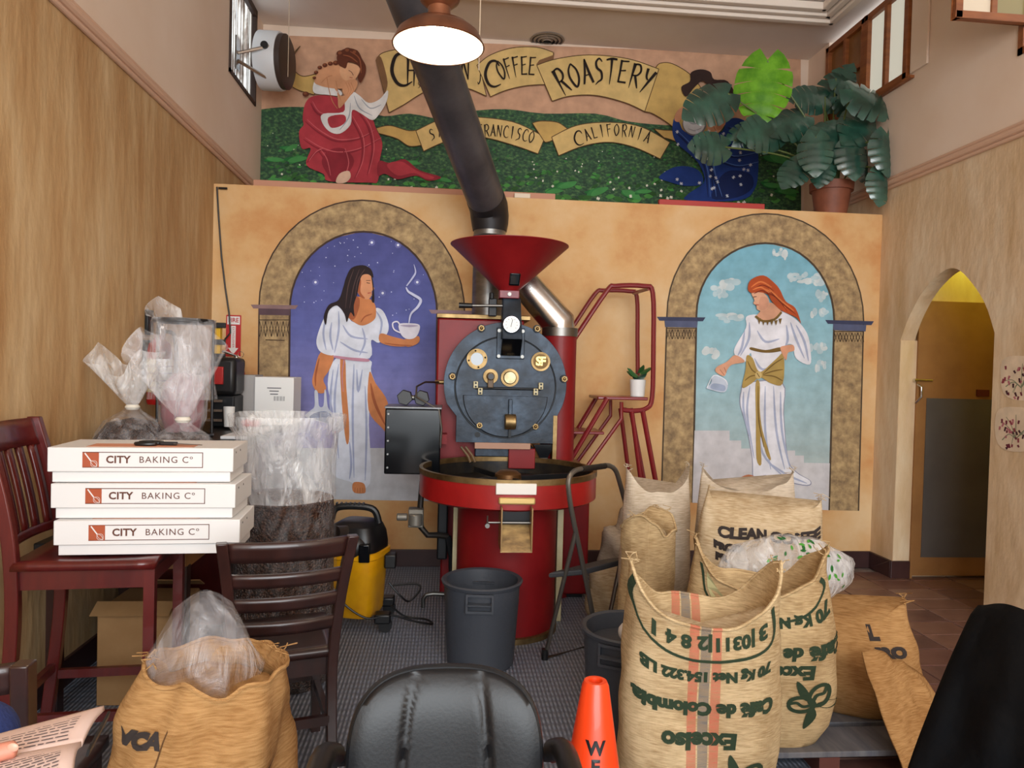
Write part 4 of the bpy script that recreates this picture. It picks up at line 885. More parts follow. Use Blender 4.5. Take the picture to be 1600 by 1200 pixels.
# stub of pipe on the floor
pf = thing('floor_pipe', 'bent metal pipe standing out of the floor matting by the grey bin', 'pipe', (at(660,940,4.2).x, 4.4, .006))
a = atz(661, 948, .01); MB().tube([V(a.x, a.y, .006), V(a.x, a.y, .06), V(a.x+.02, a.y, .085), V(a.x+.06, a.y, .092), V(a.x+.26, a.y+.01, .078)], .013, 10).build('pipe_run', m_dullsteel, pf)
# ============================================================ big exhaust duct and pendant lamp
YD_ = 5.14
b0 = at(766, 330, YD_); tp_ = at(652, 20, 3.9); HTOP = at(684, 497, 4.78).z+.03; dirv = (tp_-b0)
top_ = b0+dirv*((ZC+.05-b0.z)/dirv.z)
dt = thing('exhaust_duct', 'wide dark metal exhaust duct slanting from ceiling down to the roaster', 'duct', (b0.x, YD_, HTOP))
MB().cyl(b0+dirv*.02, top_, .128, n=36).build('slanted_duct', m_darkduct, dt)
MB().tube([V(b0.x, YD_, b0.z-.14), V(b0.x, YD_, b0.z-.09), V(b0.x-.003, YD_-.005, b0.z-.04), b0+dirv*.03, b0+dirv*.09], .131, n=36, radii=[.118,.128,.133,.134,.131]).build('elbow', mat('elbow_black', (44,42,44), .45, .5), dt)
MB().cyl((b0.x, YD_, HTOP), (b0.x, YD_, b0.z-.1), .112, n=32).build('vertical_duct', m_galv, dt)
for k in (.0, .11): MB().lathe([(.113, 0), (.118, .006), (.113, .012)], (b0.x, YD_, 2.4+k), n=32).build('duct_bead', m_galv, dt)
for t in (.35, .68):
    c = b0+(top_-b0)*t; MB().cyl(c, c+dirv.normalized()*.012, .1305, n=36).build('duct_seam', m_darkduct, dt)
lp = at(685, 74, 3.3); pl = thing('pendant_lamp', 'copper dome pendant lamp with glowing white inside', 'pendant lamp', (lp.x, 3.3, lp.z))
m_copper = mat('copper_enamel', (150,98,70), .3, .75, col2=(124,80,58), scale=8)
m_lampwhite = mat('lamp_inside', (250,246,236), .5)
R = .2
MB().lathe([(R, 0), (R+.004, .004), (R, .012), (R*.9, .055), (R*.72, .085), (R*.45, .105), (.055, .115), (.05, .15), (.05, .17), (.085, .2), (.092, .215), (.08, .218), (.04, .2), (.0, .2)], lp, n=48).build('shade', m_copper, pl)
MB().lathe([(R-.003, .003), (R*.88, .05), (R*.7, .079), (R*.43, .098), (.0, .10)], lp, n=48).build('shade_lining', m_lampwhite, pl)
MB().sphere(lp+V(0,0,.045), (.055,.055,.045), 20, 12).build('bulb', mat('bulb_glow', (255,246,226), .4, emit=(255,240,210), estr=60), pl)
MB().cyl(lp+V(0,0,.2), V(lp.x, lp.y, ZC+.07), .008, n=10).build('stem', m_copper, pl)
# thin hanging wires
for px, y_, nm in ((748, 3.6, 'hanging wires beside the copper pendant lamp'), (450, 6.2, 'thin pale wire hanging in front of white drum fan')):
    wv_ = MB(); p = at(px, 110, y_); p2 = at(px, -30, y_); wv_.cyl(V(p.x, y_, 2.9 if y_ > 5 else p.z), V(p.x, y_, ZC+(.0 if y_ > 6.02 else .07)), .003, n=6)
    if y_ > 5: wv_ = MB().cyl(V(p.x, y_, at(450,120,y_).z), V(p.x, y_, ZC), .003, n=6)
    tag(wv_.build('hanging_wire', mat('wire_beige', (196,176,150), .6)), nm, 'wire')
# ceiling vent
vc = atz(855, 62, ZC); vt = thing('ceiling_vent', 'round slotted metal air vent set in the ceiling', 'vent', (vc.x, vc.y, ZC-.02))
m_vent = mat('vent_grey', (150,138,126), .5, .2)
MB().cyl((vc.x, vc.y, ZC-.002), (vc.x, vc.y, ZC-.006), .15, n=40).build('vent_shade_disc', m_black, vt)  # black disc painting the shade behind the vent rings
for k, r in enumerate((.05, .085, .12, .155)): MB().lathe([(r-.014, -.02+.004*k), (r, -.006), (r+.003, -.006), (r-.012, -.022+.004*k)], (vc.x, vc.y, ZC), n=40).build('vent_ring', m_vent, vt)
#--SECTION--
# ============================================================ left wall fixtures, fan
fc_ = at(430, 96, 6.3); fn_ = thing('drum_fan', 'white round drum fan on a wall bracket beside the slatted window', 'fan', (fc_.x, 6.3, fc_.z))
ax = V(1, -.10, -.04).normalized(); r = .232
MB().lathe([(.0, -.0), (r*.75, 0), (r, .02), (r, .17), (r*.97, .19), (r*.9, .19), (r*.9, .15), (0, .15)], fc_-ax*.13, ax, 40).build('drum', mat('fan_white', (214,216,218), .4), fn_)
MB().lathe([(r*.93, 0), (r*.93, .045), (r*.8, .06), (0, .062)], fc_+ax*.055, ax, 40).build('front_grille', mat('grille_dark', (58,44,38), .5), fn_)
for k in (-1, 1):
    p = fc_ + V(0, -.1, .03*k) + V(0, 0, .0 if k > 0 else -.16)
    MB().tube([p+V(0,-.12 if k > 0 else .02,0), V(XL+.01, 6.0, fc_.z-.1+.03*k)], .014, 8).build('bracket_arm', m_steel, fn_)
MB().mm((XL, 5.95, fc_.z-.2), (XL+.014, 6.05, fc_.z+.05)).build('bracket_plate', m_steel, fn_)
p = fc_+V(-.03,-.22,.03); MB().cyl(p, p+V(0,-.03,0), .03, n=16).build('pivot_knob', m_black, fn_)
# cord down the corner
cw = thing('power_cable', 'thin black cord running down the wall corner to the fire sign', 'cord', (XL, YB, 1.9))
MB().tube([at(339,292,YB-.02), at(341,330,YB-.02), at(346,400,YB-.02), at(352,450,YB-.02), at(358,490,YB-.02), at(360,520,YB-.03), at(350,532,YB-.03)], .006, 8).build('cord_run', m_black, cw)
hk = at(346, 294, YB-.02); MB().cyl(hk+V(-.02,0,0), hk+V(.04,0,.0), .008, n=8).build('cord_hook', m_black, cw)
# hinged latch and red strip along the ledge
a = at(1030, 318, YB+.02); b = at(1195, 322, YB+.02)
tag(MB().mm((a.x, YB+.02, ZL), (b.x, YB+.06, ZL+.045)).build('ledge_batten', mat('red_strip', (170,48,40), .5), bevel=.003), 'red wooden batten lying along the ledge under the blue-robed figure', 'batten')
a = at(395, 290, YB+.02); b = at(868, 304, YB+.02)
tag(MB().mm((a.x, YB+.03, ZL), (b.x, YB+.07, ZL+.05)).build('ledge_batten', mat('pink_strip', (186,132,104), .6), bevel=.003), 'long pinkish wooden batten lying along the ledge behind the exhaust duct', 'batten')
a = at(816, 300, YB+.02); tag(MB().mm((a.x-.06, YB+.0, ZL), (a.x+.06, YB+.025, ZL+.035)).build('metal_clip', mat('clip_cream', (216,196,170), .4), bevel=.003), 'small cream metal clip on the ledge edge right of the duct', 'clip')

# ============================================================ monstera
m_leaf = mat('monstera_leaf', (18,52,42), .32, col2=(44,88,72), scale=6, spec=.9, coat=.6)
m_leafl = mat('young_leaf', (70,130,20), .25, col2=(112,172,40), scale=7, spec=.6, coat=.4)
m_stem = mat('plant_stem', (86,100,46), .5)
def leaf_mesh(L, wd, cup, rng, splits=6):
    """heart-shaped blade with slots between the ribs, cupped along the midrib; base at origin, tip along +y, face +z"""
    mb = MB(); T = (-.0, .09, .20, .33, .47, .61, .75, .88, 1.0); W = (.30, .72, .94, 1.0, .97, .86, .66, .38, .0)
    def half(t):
        for i in range(8):
            if t <= T[i+1]: u = (t-T[i])/(T[i+1]-T[i]); return wd*(W[i]+(W[i+1]-W[i])*u)
        return 0
    def P(s, t, k):
        x = s*k*half(t); y = L*(t-.02) - .20*L*k*max(0, 1-t*3.2) + .07*L*k*max(0, t-.25)
        z = -cup*L*(x/wd)**2 - .14*L*t*t + .02*L*k*math.sin(t*splits*2*PI)
        return V(x, y, z)
    for s in (-1, 1):
        for i in range(splits):
            t0 = i/splits; t1 = (i+1)/splits; g = .034 if splits > 3 else 0
            ks = (.0, .4, .55, .8, 1.0); rows = []
            for k in ks:
                gg = g*max(0, (k-.38)/.62)
                a0 = t0+(gg*(.5) if i else 0); a1 = t1-(gg*.5 if i < splits-1 else 0)
                rows.append([P(s, a0+(a1-a0)*j/3, k*(1 if j in (1,2) else .985)) for j in range(4)])
            vs = [p for rw in rows for p in rw]; fs = []
            for a in range(4):
                for b in range(3): f = (a*4+b, a*4+b+1, a*4+b+5, a*4+b+4); fs.append(f if s > 0 else f[::-1])
            mb.add(vs, fs)
    return mb
pt_ = at(1300, 326, 5.78); pot = V(pt_.x, 5.80, ZL+.001)
mo = thing('potted_monstera', 'large potted monstera with split glossy leaves on the high ledge', 'potted plant', pot)
MB().lathe([(.0, .0), (.115, 0), (.15, .235), (.168, .235), (.172, .30), (.155, .30), (.15, .26), (0, .26)], pot, n=40).build('pot', mat('terracotta', (120,66,44), .6, col2=(146,84,58), scale=5, bump=.05, bscale=20), mo)
MB().lathe([(0, .27), (.152, .265)], pot, n=24).build('soil', mat('soil', (36,26,20), .9), mo)
# leaf list: centre px, length px, tip angle (deg, image, 0 = right, 90 = down), depth, face tilt, light?
LV = [((1193,138),100,100,5.75,.1,1),((1108,160),82,150,5.7,.35,0),((1265,150),62,175,5.85,.3,0),((1308,132),70,-60,5.9,.3,0),((1330,130),52,20,5.85,.4,0),((1193,205),74,165,5.7,.7,0),((1235,192),70,150,5.75,.8,0),((1290,208),66,150,5.6,.7,0),((1352,190),90,140,5.55,.55,0),((1366,156),80,30,5.42,.6,0),((1275,240),62,95,5.5,.5,0),((1333,248),58,85,5.5,.5,0),((1390,238),66,90,5.34,.4,0),((1380,290),56,100,5.36,.3,0),((1240,268),56,130,5.6,.4,0),((1320,165),40,200,5.75,.2,0),((1300,225),60,30,5.7,.5,0),((1110,228),62,175,5.65,.8,0),((1360,265),50,60,5.65,.2,0),((1285,268),46,110,5.6,.3,0),((1345,220),60,-30,5.8,.5,0),((1165,205),46,-40,5.75,.3,0)]
lr = random.Random(11)
for (cx_, cy_), Lp, an, y_, tilt, young in LV:
    c = at(cx_, cy_, y_); L_ = Lp*y_/FPX*1.08; a = math.radians(an)
    tip = V(math.cos(a), -.15-tilt*.25, -math.sin(a)).normalized()
    nrm = V(-.25+lr.uniform(-.3,.25), -1, -.05+lr.uniform(-.2,.35)+tilt*.25); nrm = (nrm-tip*nrm.dot(tip)).normalized(); xx = tip.cross(nrm)
    Rm = Matrix((xx, tip, nrm)).transposed()
    mb = leaf_mesh(L_, L_*.43, .14, lr); base = c - tip*L_*.45
    mb.v = [base + Rm @ p for p in mb.v]
    for p in mb.v:
        p.x = min(p.x, XR-.045)
        if p.y > YB-.03: p.z = max(p.z, ZL+.012)
    lf = mb.build('leaf', m_leafl if young else m_leaf, mo, smooth=60)
    st = pot+V(lr.uniform(-.06,.06), lr.uniform(-.06,.06), .27); midp = st*.45+base*.55+V(0, .02, .10)
    midp.x = min(midp.x, XR-.06)
    MB().tube([V(min(p.x, XR-.03), p.y, p.z) for p in smooth_pts([st, st*.75+base*.25+V(0,0,.1), midp, base], False, 4)], .007, 6).build('leaf_stem', m_stem, lf)

# ============================================================ red platform ladder
YA, YZ = 5.02, 5.34
m_ladder = mat('ladder_red', (120,20,28), .32, coat=.3)
ld = thing('platform_ladder', 'red tubular platform ladder with handrails standing behind the roaster', 'ladder', (at(960,800,5.2).x, 5.2, 0))
def down(p, q_): p = Vector(p); q_ = Vector(q_); d = q_-p; return p+d*((.0-p.z)/d.z)
A = lambda x, y: at(x, y, YA); Zz = lambda x, y: at(x, y, YZ)
MB().tube(smooth_pts([A(896,532), A(948,455), A(962,447), A(1006,447), A(1020,458), A(1021,540), A(1019,620), A(1010,638), A(990,642), A(972,640)], False, 4), .017, 10).build('handrail', m_ladder, ld)
MB().tube(smooth_pts([Zz(897,508), Zz(930,459), Zz(944,454), Zz(983,455), Zz(995,464), Zz(996,530), Zz(996,596), Zz(990,618)], False, 4), .016, 10).build('handrail', m_ladder, ld)
MB().cyl(A(1014,451), Zz(990,458), .013, n=10).build('rail_tie', m_ladder, ld)
zp = A(970,620).z
MB().mm((A(934,620).x, YA-.0, zp-.022), (A(1013,620).x, YZ, zp+.0)).build('platform', m_ladder, ld, bevel=.006)
for YY in (YA-.02, YZ):
    s0 = at(948,622,YA); s1 = at(898,706,YA); s0.y = s1.y = YY; g = down(s0, s1); MB().cyl(s0, g, .017, n=10).build('stringer', m_ladder, ld)
    s0 = at(970,628,YA); s2 = at(970,654,YA); s1 = at(919,725,YA); s0.y = s1.y = s2.y = YY; MB().tube([s0, s2, s1, s1+(s1-s2)*1.2], .014, 8).build('brace', m_ladder, ld)
    l0 = at(1003,642,YA); l1 = at(1030,788,YA); l0.y = l1.y = YY; MB().cyl(l0, down(l0, l1), .018, n=10).build('leg', m_ladder, ld)
    l0 = at(986,642,YA); l1 = at(1007,805,YA); l0.y = l1.y = YY; MB().cyl(l0, down(l0, l1), .016, n=10).build('leg', m_ladder, ld)
for k in range(1, 4):
    p0 = at(948,622,YA); p1 = at(898,706,YA); d = (p1-p0); p = p0+d*(.62*k); MB().mm((p.x-.10, YA-.01, p.z-.02), (p.x+.12, YZ-.01, p.z)).build('tread', m_ladder, ld, bevel=.005)
pp = V(at(996,612,5.18).x, 5.18, zp+.0012); sp = thing('small_plant', 'small leafy plant in a white pot on the red ladder platform', 'potted plant', pp)
MB().lathe([(0,0), (.05,0), (.058,.12), (.052,.12), (.05,.1), (0,.1)], pp, n=28).build('pot', m_white, sp)
MB().lathe([(0,.105), (.05,.10)], pp, n=20).build('soil', MATS['soil'], sp)
for k in range(7):
    a = k*2.4; d = V(math.cos(a)*.5, math.sin(a)*.5, 1).normalized(); mb = leaf_mesh(.085, .026, .1, lr, 2); tip = (d+V(math.cos(a)*.8, math.sin(a)*.8, -.2 if k % 2 else .3)).normalized(); nr = V(0,-.6,.8); nr = (nr-tip*nr.dot(tip)).normalized(); Rm = Matrix((tip.cross(nr), tip, nr)).transposed()
    mb.v = [pp+V(0,0,.12)+d*.03*(k % 3) + Rm @ q_ for q_ in mb.v]; mb.build('leaf', mat('small_leaf', (40,92,44), .3, coat=.3) if k % 3 else m_leaf, sp, smooth=60)
# ============================================================ grey step stool
m_alu = mat('stool_tube', (118,114,108), .35, .8)
F1, F2 = atz(938,1020,0), atz(1030,992,0); T1, T2 = at(884,757,3.63), at(964,750,3.95); T1.z = T2.z = .945
G1 = atz(851,1032,0); G2 = G1+(F2-F1)*.92
so = thing('step_stool', 'grey folding metal step stool with high hoop handrail by the red pedestal', 'step stool', ((F1+G2)/2))
hp_ = T1+(F1-T1)*.0
MB().tube(smooth_pts([F1, F1+(T1-F1)*.5, F1+(T1-F1)*.9, T1+(T2-T1)*.10+V(0,0,.03), T1+(T2-T1)*.5+V(0,0,.045), T1+(T2-T1)*.9+V(0,0,.03), F2+(T2-F2)*.9, F2+(T2-F2)*.5, F2], False, 5), .0135, 10).build('hoop_frame', m_alu, so)
MB().cyl(T1+(T2-T1)*.28+V(0,0,.045), T1+(T2-T1)*.74+V(0,0,.043), .016, n=12).build('hoop_grip', m_black, so)
j1 = T1+(F1-T1)*.28; j2 = T2+(F2-T2)*.28
MB().tube([j1, G1+V(0,0,.012), G2+V(0,0,.012), j2], .012, 10).build('rear_frame', m_alu, so)
MB().cyl(G1, G1+V(0,0,.06), .018, n=12).build('foot', m_black, so); MB().cyl(G2, G2+V(0,0,.06), .018, n=12).build('foot', m_black, so)
MB().cyl(F1, F1+V(-.004,0,.05), .018, n=12).build('foot', m_black, so); MB().cyl(F2, F2+V(-.004,0,.05), .018, n=12).build('foot', m_black, so)
zs = .47; s_a = F1+(T1-F1)*(zs/.945); s_b = F2+(T2-F2)*(zs/.945); out = (G1-F1)*.62
MB().prism([s_a+V(0,0,.0), s_b, s_b+out, s_a+out], (0,0,-.03)).build('tread', mat('tread_grey', (52,54,58), .5, bump=.2, bscale=120), so, smooth=0, bevel=.008)
# ============================================================ bins
m_bin = mat('bin_grey', (62,66,74), .5, bump=.08, bscale=60)
def bin_(label, x, y, rz, s=1.0, grp='grey plastic bins'):
    b = thing('waste_bin', label, 'bin', (0,0,0), grp, local=True); r0, r1, h = .168*s, .194*s, .43*s
    MB().lathe([(0, 0), (r0-.01, 0), (r0, .01), (r0+(r1-r0)*.72, h*.72), (r1-.006, h*.73), (r1-.004, h*.94), (r1+.006, h*.95), (r1+.012, h*.985), (r1+.004, h), (r1-.012, h*.985), (r1-.014, h*.9), (r0-.012, .015), (0, .015)], n=56).build('bin_body', m_bin, b)
    for k in (0, PI):
        a = k-PI/2; c = V(math.cos(a)*(r1+.003), math.sin(a)*(r1+.003), h*.835); hb = MB(); t = V(-math.sin(a), math.cos(a), 0); n_ = V(math.cos(a), math.sin(a), 0)
        for d, l_, v_ in ((t*.062*s, .08*s, 1), (-t*.062*s, .08*s, 1)): hb.beam(c+d-V(0,0,l_/2), c+d+V(0,0,l_/2), .010, .012, n_)
        for z_ in (.04*s, -.04*s): hb.beam(c+V(0,0,z_)-t*.066*s, c+V(0,0,z_)+t*.066*s, .010, .012)
        hb.build('handle_frame', m_bin, b); MB().beam(c-t*.056*s-n_*.006, c+t*.056*s-n_*.006, .07*s, .006).build('handle_recess', m_bin, b)
    b.location = (x, y, .006); b.rotation_euler.z = rz
    return b
tb = at(749, 1047, 3.74); bin_('grey round plastic bin under the discharge chute of the roaster', tb.x, 3.69, -.1)
t2 = at(984, 985, 3.0); b2 = bin_('grey round plastic bin between the orange cone and step stool', t2.x, 3.0, -.55)
tag(MB().sphere((t2.x-.005, 2.97, .418), (.05,.05,.045), 16, 10, lambda p: p*(1+.12*noise.noise(p*30))).build('crumpled_paper', mat('paper_white', (226,224,222), .6)), 'crumpled white wad lying in the bin beside the burlap sacks', 'paper')
MB().lathe([(0,.36), (.17,.36)], (0,0,0), n=32).build('bin_liner', m_bin, b2)
# ============================================================ wet floor cone
cn = V(at(930, 1083, 1.85).x, 1.85, .006); ck = thing('traffic_cone', 'orange wet floor cone with black lettering beside the burlap sacks', 'cone', cn)
m_cone = mat('cone_orange', (236,66,20), .4, emit=None, coat=.2); H = .695
cr = lambda z: .033+(.14-.033)*(1-z/H)
MB().lathe([(.14, .03), (.14, .035), (cr(.1), .1), (cr(.4), .4), (cr(H-.01), H-.012), (cr(H)-.004, H), (.018, H), (.016, H-.02)], cn, n=48).build('cone_body', m_cone, ck)
MB().box(cn+V(0,0,.016), (.34,.34,.03)).build('cone_base', m_cone, ck, bevel=.01)
for i, chh in enumerate('WET'):
    z = H-.150-i*.044; rr_ = cr(z)
    def cf(x, y, z=z):
        zz = z+y; r_ = cr(zz)+.0012; a = -PI/2+x/r_-.12; return cn+V(r_*math.cos(a), r_*math.sin(a), zz)
    letters('letter', chh, .046, cf, m_black, ck, bold=.002)
# ============================================================ black office chair
m_leather = mat('black_leather', (9,11,15), .38, col2=(13,15,19), scale=5, bump=.03, bscale=130, spec=.4)
oc = at(698, 1100, 1.62); och = thing('office_chair', 'black padded leather office chair with armrests facing the camera', 'chair', (oc.x, 1.45, 0))
topz = at(698, 1045, 1.66).z; hwid = .208
def backp(u, v, side):
    # u across -1..1, v 0 bottom..1 top ; superellipse outline
    ang = u*PI*2; r = v
    cx = abs(math.cos(ang))**.62*math.copysign(1, math.cos(ang)); sz = abs(math.sin(ang))**.62*math.copysign(1, math.sin(ang))
    x = cx*hwid*r; z = sz*.205*r; wrap = .045*(x/hwid)**2
    dome = .03*(1-r**5) if side < 0 else .012*(1-r**6)
    y = side*(.012+dome) - wrap*1.0 + .03*(z/.2)*1
    if side < 0:
        for sx in (-.092, .092): y += .010*math.exp(-((x-sx+.02*(z/.2)**2*math.copysign(1,sx))/.006)**2)*(r < .97)
        y += .012*math.exp(-((z+.10)/.02)**2)
    return V(oc.x+x, 1.64+y, topz-.205+z)
bk = MB(); n_u, n_r = 96, 22
for side in (-1, 1):
    st_ = len(bk.v); bk.add([backp(0, 0, side)], [])
    for j in range(1, n_r+1): bk.add([backp(i/n_u, j/n_r, side) for i in range(n_u)], [])
    fs = [(st_, st_+1+i, st_+1+(i+1) % n_u) for i in range(n_u)]
    for j in range(n_r-1):
        a = st_+1+j*n_u; fs += [(a+i, a+n_u+i, a+n_u+(i+1) % n_u, a+(i+1) % n_u) for i in range(n_u)]
    bk.f += fs
n1s = 1+n_r*n_u; bk.f += [(1+(n_r-1)*n_u+i, n1s+1+(n_r-1)*n_u+i, n1s+1+(n_r-1)*n_u+(i+1) % n_u, 1+(n_r-1)*n_u+(i+1) % n_u) for i in range(n_u)]
bk.build('backrest', m_leather, och, smooth=70)
MB().tube([backp(i/64, 1, 1)+V(0,-.012,0) for i in range(64)], .0085, 8, True).build('back_piping', m_leather, och)
MB().sphere((oc.x, 1.36, .40), (.23,.22,.05), 28, 12, lambda p: V(.23*math.copysign(abs(p.x/.23)**.6, p.x), .22*math.copysign(abs(p.y/.22)**.6, p.y), p.z)).build('seat', m_leather, och, smooth=70)
for s in (-1, 1):
    x0_ = oc.x+s*.265
    MB().tube(smooth_pts([V(x0_-s*.02, 1.66, .62), V(x0_, 1.62, .64), V(x0_, 1.5, .645), V(x0_, 1.30, .63)], False, 4), .026, 12, radii=None).build('armrest', m_black, och)
    MB().tube(smooth_pts([V(x0_, 1.34, .62), V(x0_+s*.01, 1.36, .48), V(x0_-s*.07, 1.4, .38)], False, 4), .018, 10).build('arm_support', m_black, och)
    MB().tube([V(x0_, 1.64, .62), V(oc.x+s*.17, 1.69, .60)], .016, 10).build('arm_link', m_black, och)
MB().cyl((oc.x, 1.40, .08), (oc.x, 1.40, .37), .03, n=16).build('gas_lift', m_dullsteel, och)
MB().tube([V(oc.x, 1.5, .36), V(oc.x, 1.69, .38), V(oc.x, 1.70, .6)], .02, 8).build('back_stay', m_black, och)
for k in range(5):
    a = k*2*PI/5+.3; e = V(oc.x+.27*math.cos(a), 1.40+.27*math.sin(a), .075); MB().beam((oc.x, 1.40, .1), e, .045, .03).build('base_spoke', m_black, och); MB().cyl(e+V(-.012,0,-.04), e+V(.012,0,-.04), .029, n=14).build('castor', m_black, och)
#--SECTION--
# ============================================================ sacks
m_burlap = weave_mat('burlap', (156,128,90), (204,178,136))
m_burlap_st = weave_mat('burlap_striped', (162,136,98), (210,186,146), [(-.075,-.045,(186,60,52)), (-.040,-.008,(60,72,92)), (-.003,.027,(190,64,56))])
m_jute_pale = weave_mat('pale_jute', (166,140,104), (208,188,156))
m_jute_white = weave_mat('pale_cloth', (178,160,136), (216,202,182))
m_jute_brown = weave_mat('brown_jute', (146,106,64), (182,142,94), wscale=300)
m_green = mat('green_print', (36,54,34), .9)
m_blackprint = mat('black_print', (46,38,36), .9)
class Sack:
    """soft bag: rounded cross-section, bulged sides, ears at the corners of an open or sewn mouth"""
    def __init__(s, w_, d, h, ear=.08, sag=.03, bulge=.08, lean=(0,0), seed=0, close=0.0, n=2.7, wr=.012, mouth=0.0):
        s.w, s.d, s.h, s.ear, s.sag, s.bulge, s.lean, s.seed, s.close, s.n, s.wr, s.mouth = w_, d, h, ear, sag, bulge, lean, seed, close, n, wr, mouth
    def S(s, u, v, off=0.0):
        c, sn = math.cos(u), math.sin(u); e = 2/s.n
        bl = 1+s.bulge*math.sin(PI*min(v*1.05, 1)) - .10*max(0, .12-v)/.12
        a = s.w/2*bl*(1+s.mouth*v**3); b = s.d/2*bl*(1-s.close*v**3)
        x = math.copysign(abs(c)**e, c)*(a+off); y = math.copysign(abs(sn)**e, sn)*(b+off)
        k = abs(c)**3
        z = s.h*v + (s.ear*k - s.sag*(1-k))*v**3
        q_ = V(x, y, z); nz = noise.noise(V(x*5+s.seed*7, y*5, z*4))*s.wr*1.6 + noise.noise(V(x*13, y*13+s.seed*3, z*9))*s.wr*.8
        r_ = V(x, y, 0); r_ = r_.normalized() if r_.length > 1e-4 else V(0,0,0)
        q_ += r_*nz*min(1, v*4+.2); q_.z += noise.noise(V(u*2, s.seed, 1))*.03*v**4
        q_.x += s.lean[0]*v*v; q_.y += s.lean[1]*v*v
        return q_
    def front(s, x, v, off=.003):
        """point on the front panel at width x (metres from the middle) and height fraction v"""
        c = max(-1, min(1, x/(s.w/2))); c = math.copysign(abs(c)**(s.n/2), c); u = -math.acos(c)
        return s.S(u, v, off)
def make_sack(name, label, loc, rz, sk, m, open_=True, grp='coffee sacks', fill=.72, fillmat=None, tilt=(0,0)):
    t = thing(name, label, 'sack', (0,0,0), grp, local=True)
    mb = MB().grid(lambda a, b: sk.S(2*PI*a, b), 64, 26, True); nb = 64
    mb.f.append(tuple(range(nb))[::-1])
    if open_:
        i0 = 26*64; st = len(mb.v)
        for j in range(1, 8):
            mb.v += [sk.S(2*PI*i/64, 1-j*.035, -.012-.004*j) + V(0,0,.002) for i in range(64)]
        for j in range(7):
            a = i0 if j == 0 else st+(j-1)*64; b = st+j*64
            mb.f += [(a+i, a+(i+1) % 64, b+(i+1) % 64, b+i) for i in range(64)]
    else:
        mb.f.append(tuple(range(26*64, 27*64)))
    bodyo = mb.build('sack_body', m, t, smooth=70)
    if open_:
        MB().add([sk.S(2*PI*i/64, fill, -.03) for i in range(64)]+[V(sk.lean[0]*fill**2, sk.lean[1]*fill**2, sk.h*fill+.03)], [(i, (i+1) % 64, 64) for i in range(64)]).build('contents', fillmat or m_jute_pale, t, smooth=70)
    rim = MB()
    for s_, zoff in ((0, 1.0),):
        rim.tube([sk.S(2*PI*i/64, zoff, .002) for i in range(64)], .006, 6, True)
    if open_: rim.build('hem', m, t)
    fr_ = MB(); rg = random.Random(sk.seed+5)
    for i in range(14):
        u = (0 if i % 2 else PI)+rg.uniform(-.35,.35); p = sk.S(u, 1); fr_.tube([p, p+V(rg.uniform(-.02,.02), rg.uniform(-.02,.02), rg.uniform(.008,.022)), p+V(rg.uniform(-.035,.035), rg.uniform(-.03,.03), rg.uniform(.0,.03))], .0018, 4)
    fo = fr_.build('frayed_threads', m, t); fo['kind'] = 'stuff'
    t.location = loc; t.rotation_euler = (tilt[0], tilt[1], rz)
    return t
def sack_text(t, sk, body, x, v, size, m, flip=True, bold=.004, sc=1.0, sp=1.0):
    s_ = -1 if flip else 1
    return letters('printed_text', body, size, lambda a, b: sk.front(x+s_*a*sc, min(1.0, max(.02, v+s_*b/sk.h)), .0035), m, t, bold=bold, sp=sp)
def sack_stroke(t, sk, pts, wd, m, name='printed_line'):
    pts = [(p.x, p.y) for p in smooth_pts([(a, b, 0) for a, b in pts], False, 6)]; mb = MB(); vs = []
    for i, (x, v) in enumerate(pts):
        p, q_ = pts[max(0,i-1)], pts[min(len(pts)-1,i+1)]; dx, dy = q_[0]-p[0], (q_[1]-p[1])*sk.h; l_ = math.hypot(dx, dy) or 1
        vs += [sk.front(x-dy/l_*wd/2, v+dx/l_*wd/2/sk.h, .0036), sk.front(x+dy/l_*wd/2, v-dx/l_*wd/2/sk.h, .0036)]
    mb.add(vs, [(2*i, 2*i+1, 2*i+3, 2*i+2) for i in range(len(pts)-1)]); return mb.build(name, m, t, smooth=0, fix=False)
def sack_blob(t, sk, pts, m, name='printed_leaf'):
    pts = [(p.x, p.y) for p in smooth_pts([(a, b, 0) for a, b in pts], True, 3)]; tri = tessellate_polygon([[Vector((a, b, 0)) for a, b in pts]])
    return MB().add([sk.front(a, b, .0035) for a, b in pts], [tuple(f) for f in tri]).build(name, m, t, smooth=0, fix=False)
def bean_print(t, sk, x, v, s, rot):
    """printed coffee branch: two beans and leaves"""
    def L(pts, r_): 
        c, s_ = math.cos(r_), math.sin(r_); return [(x+(a*c-b*s_)*s, v+(a*s_+b*c)*s/sk.h) for a, b in pts]
    for r_, dx in ((rot, 0), (rot+2.2, 0)):
        ov = [(.25+.30*math.cos(a)*.9, .18*math.sin(a)) for a in [2*PI*i/12 for i in range(13)]]; sack_stroke(t, sk, [L([p], r_)[0] for p in ov], s*.09, m_green); sack_stroke(t, sk, L([(-.05,0), (.2,.05), (.35,-.05), (.55,0)], r_), s*.07, m_green)
    for r_ in (rot+1.1, rot-1.2, rot+3.5): sack_blob(t, sk, L([(.05,.0), (.25,.13), (.5,.1), (.66,.0), (.45,-.06), (.2,-.06)], r_), m_green)
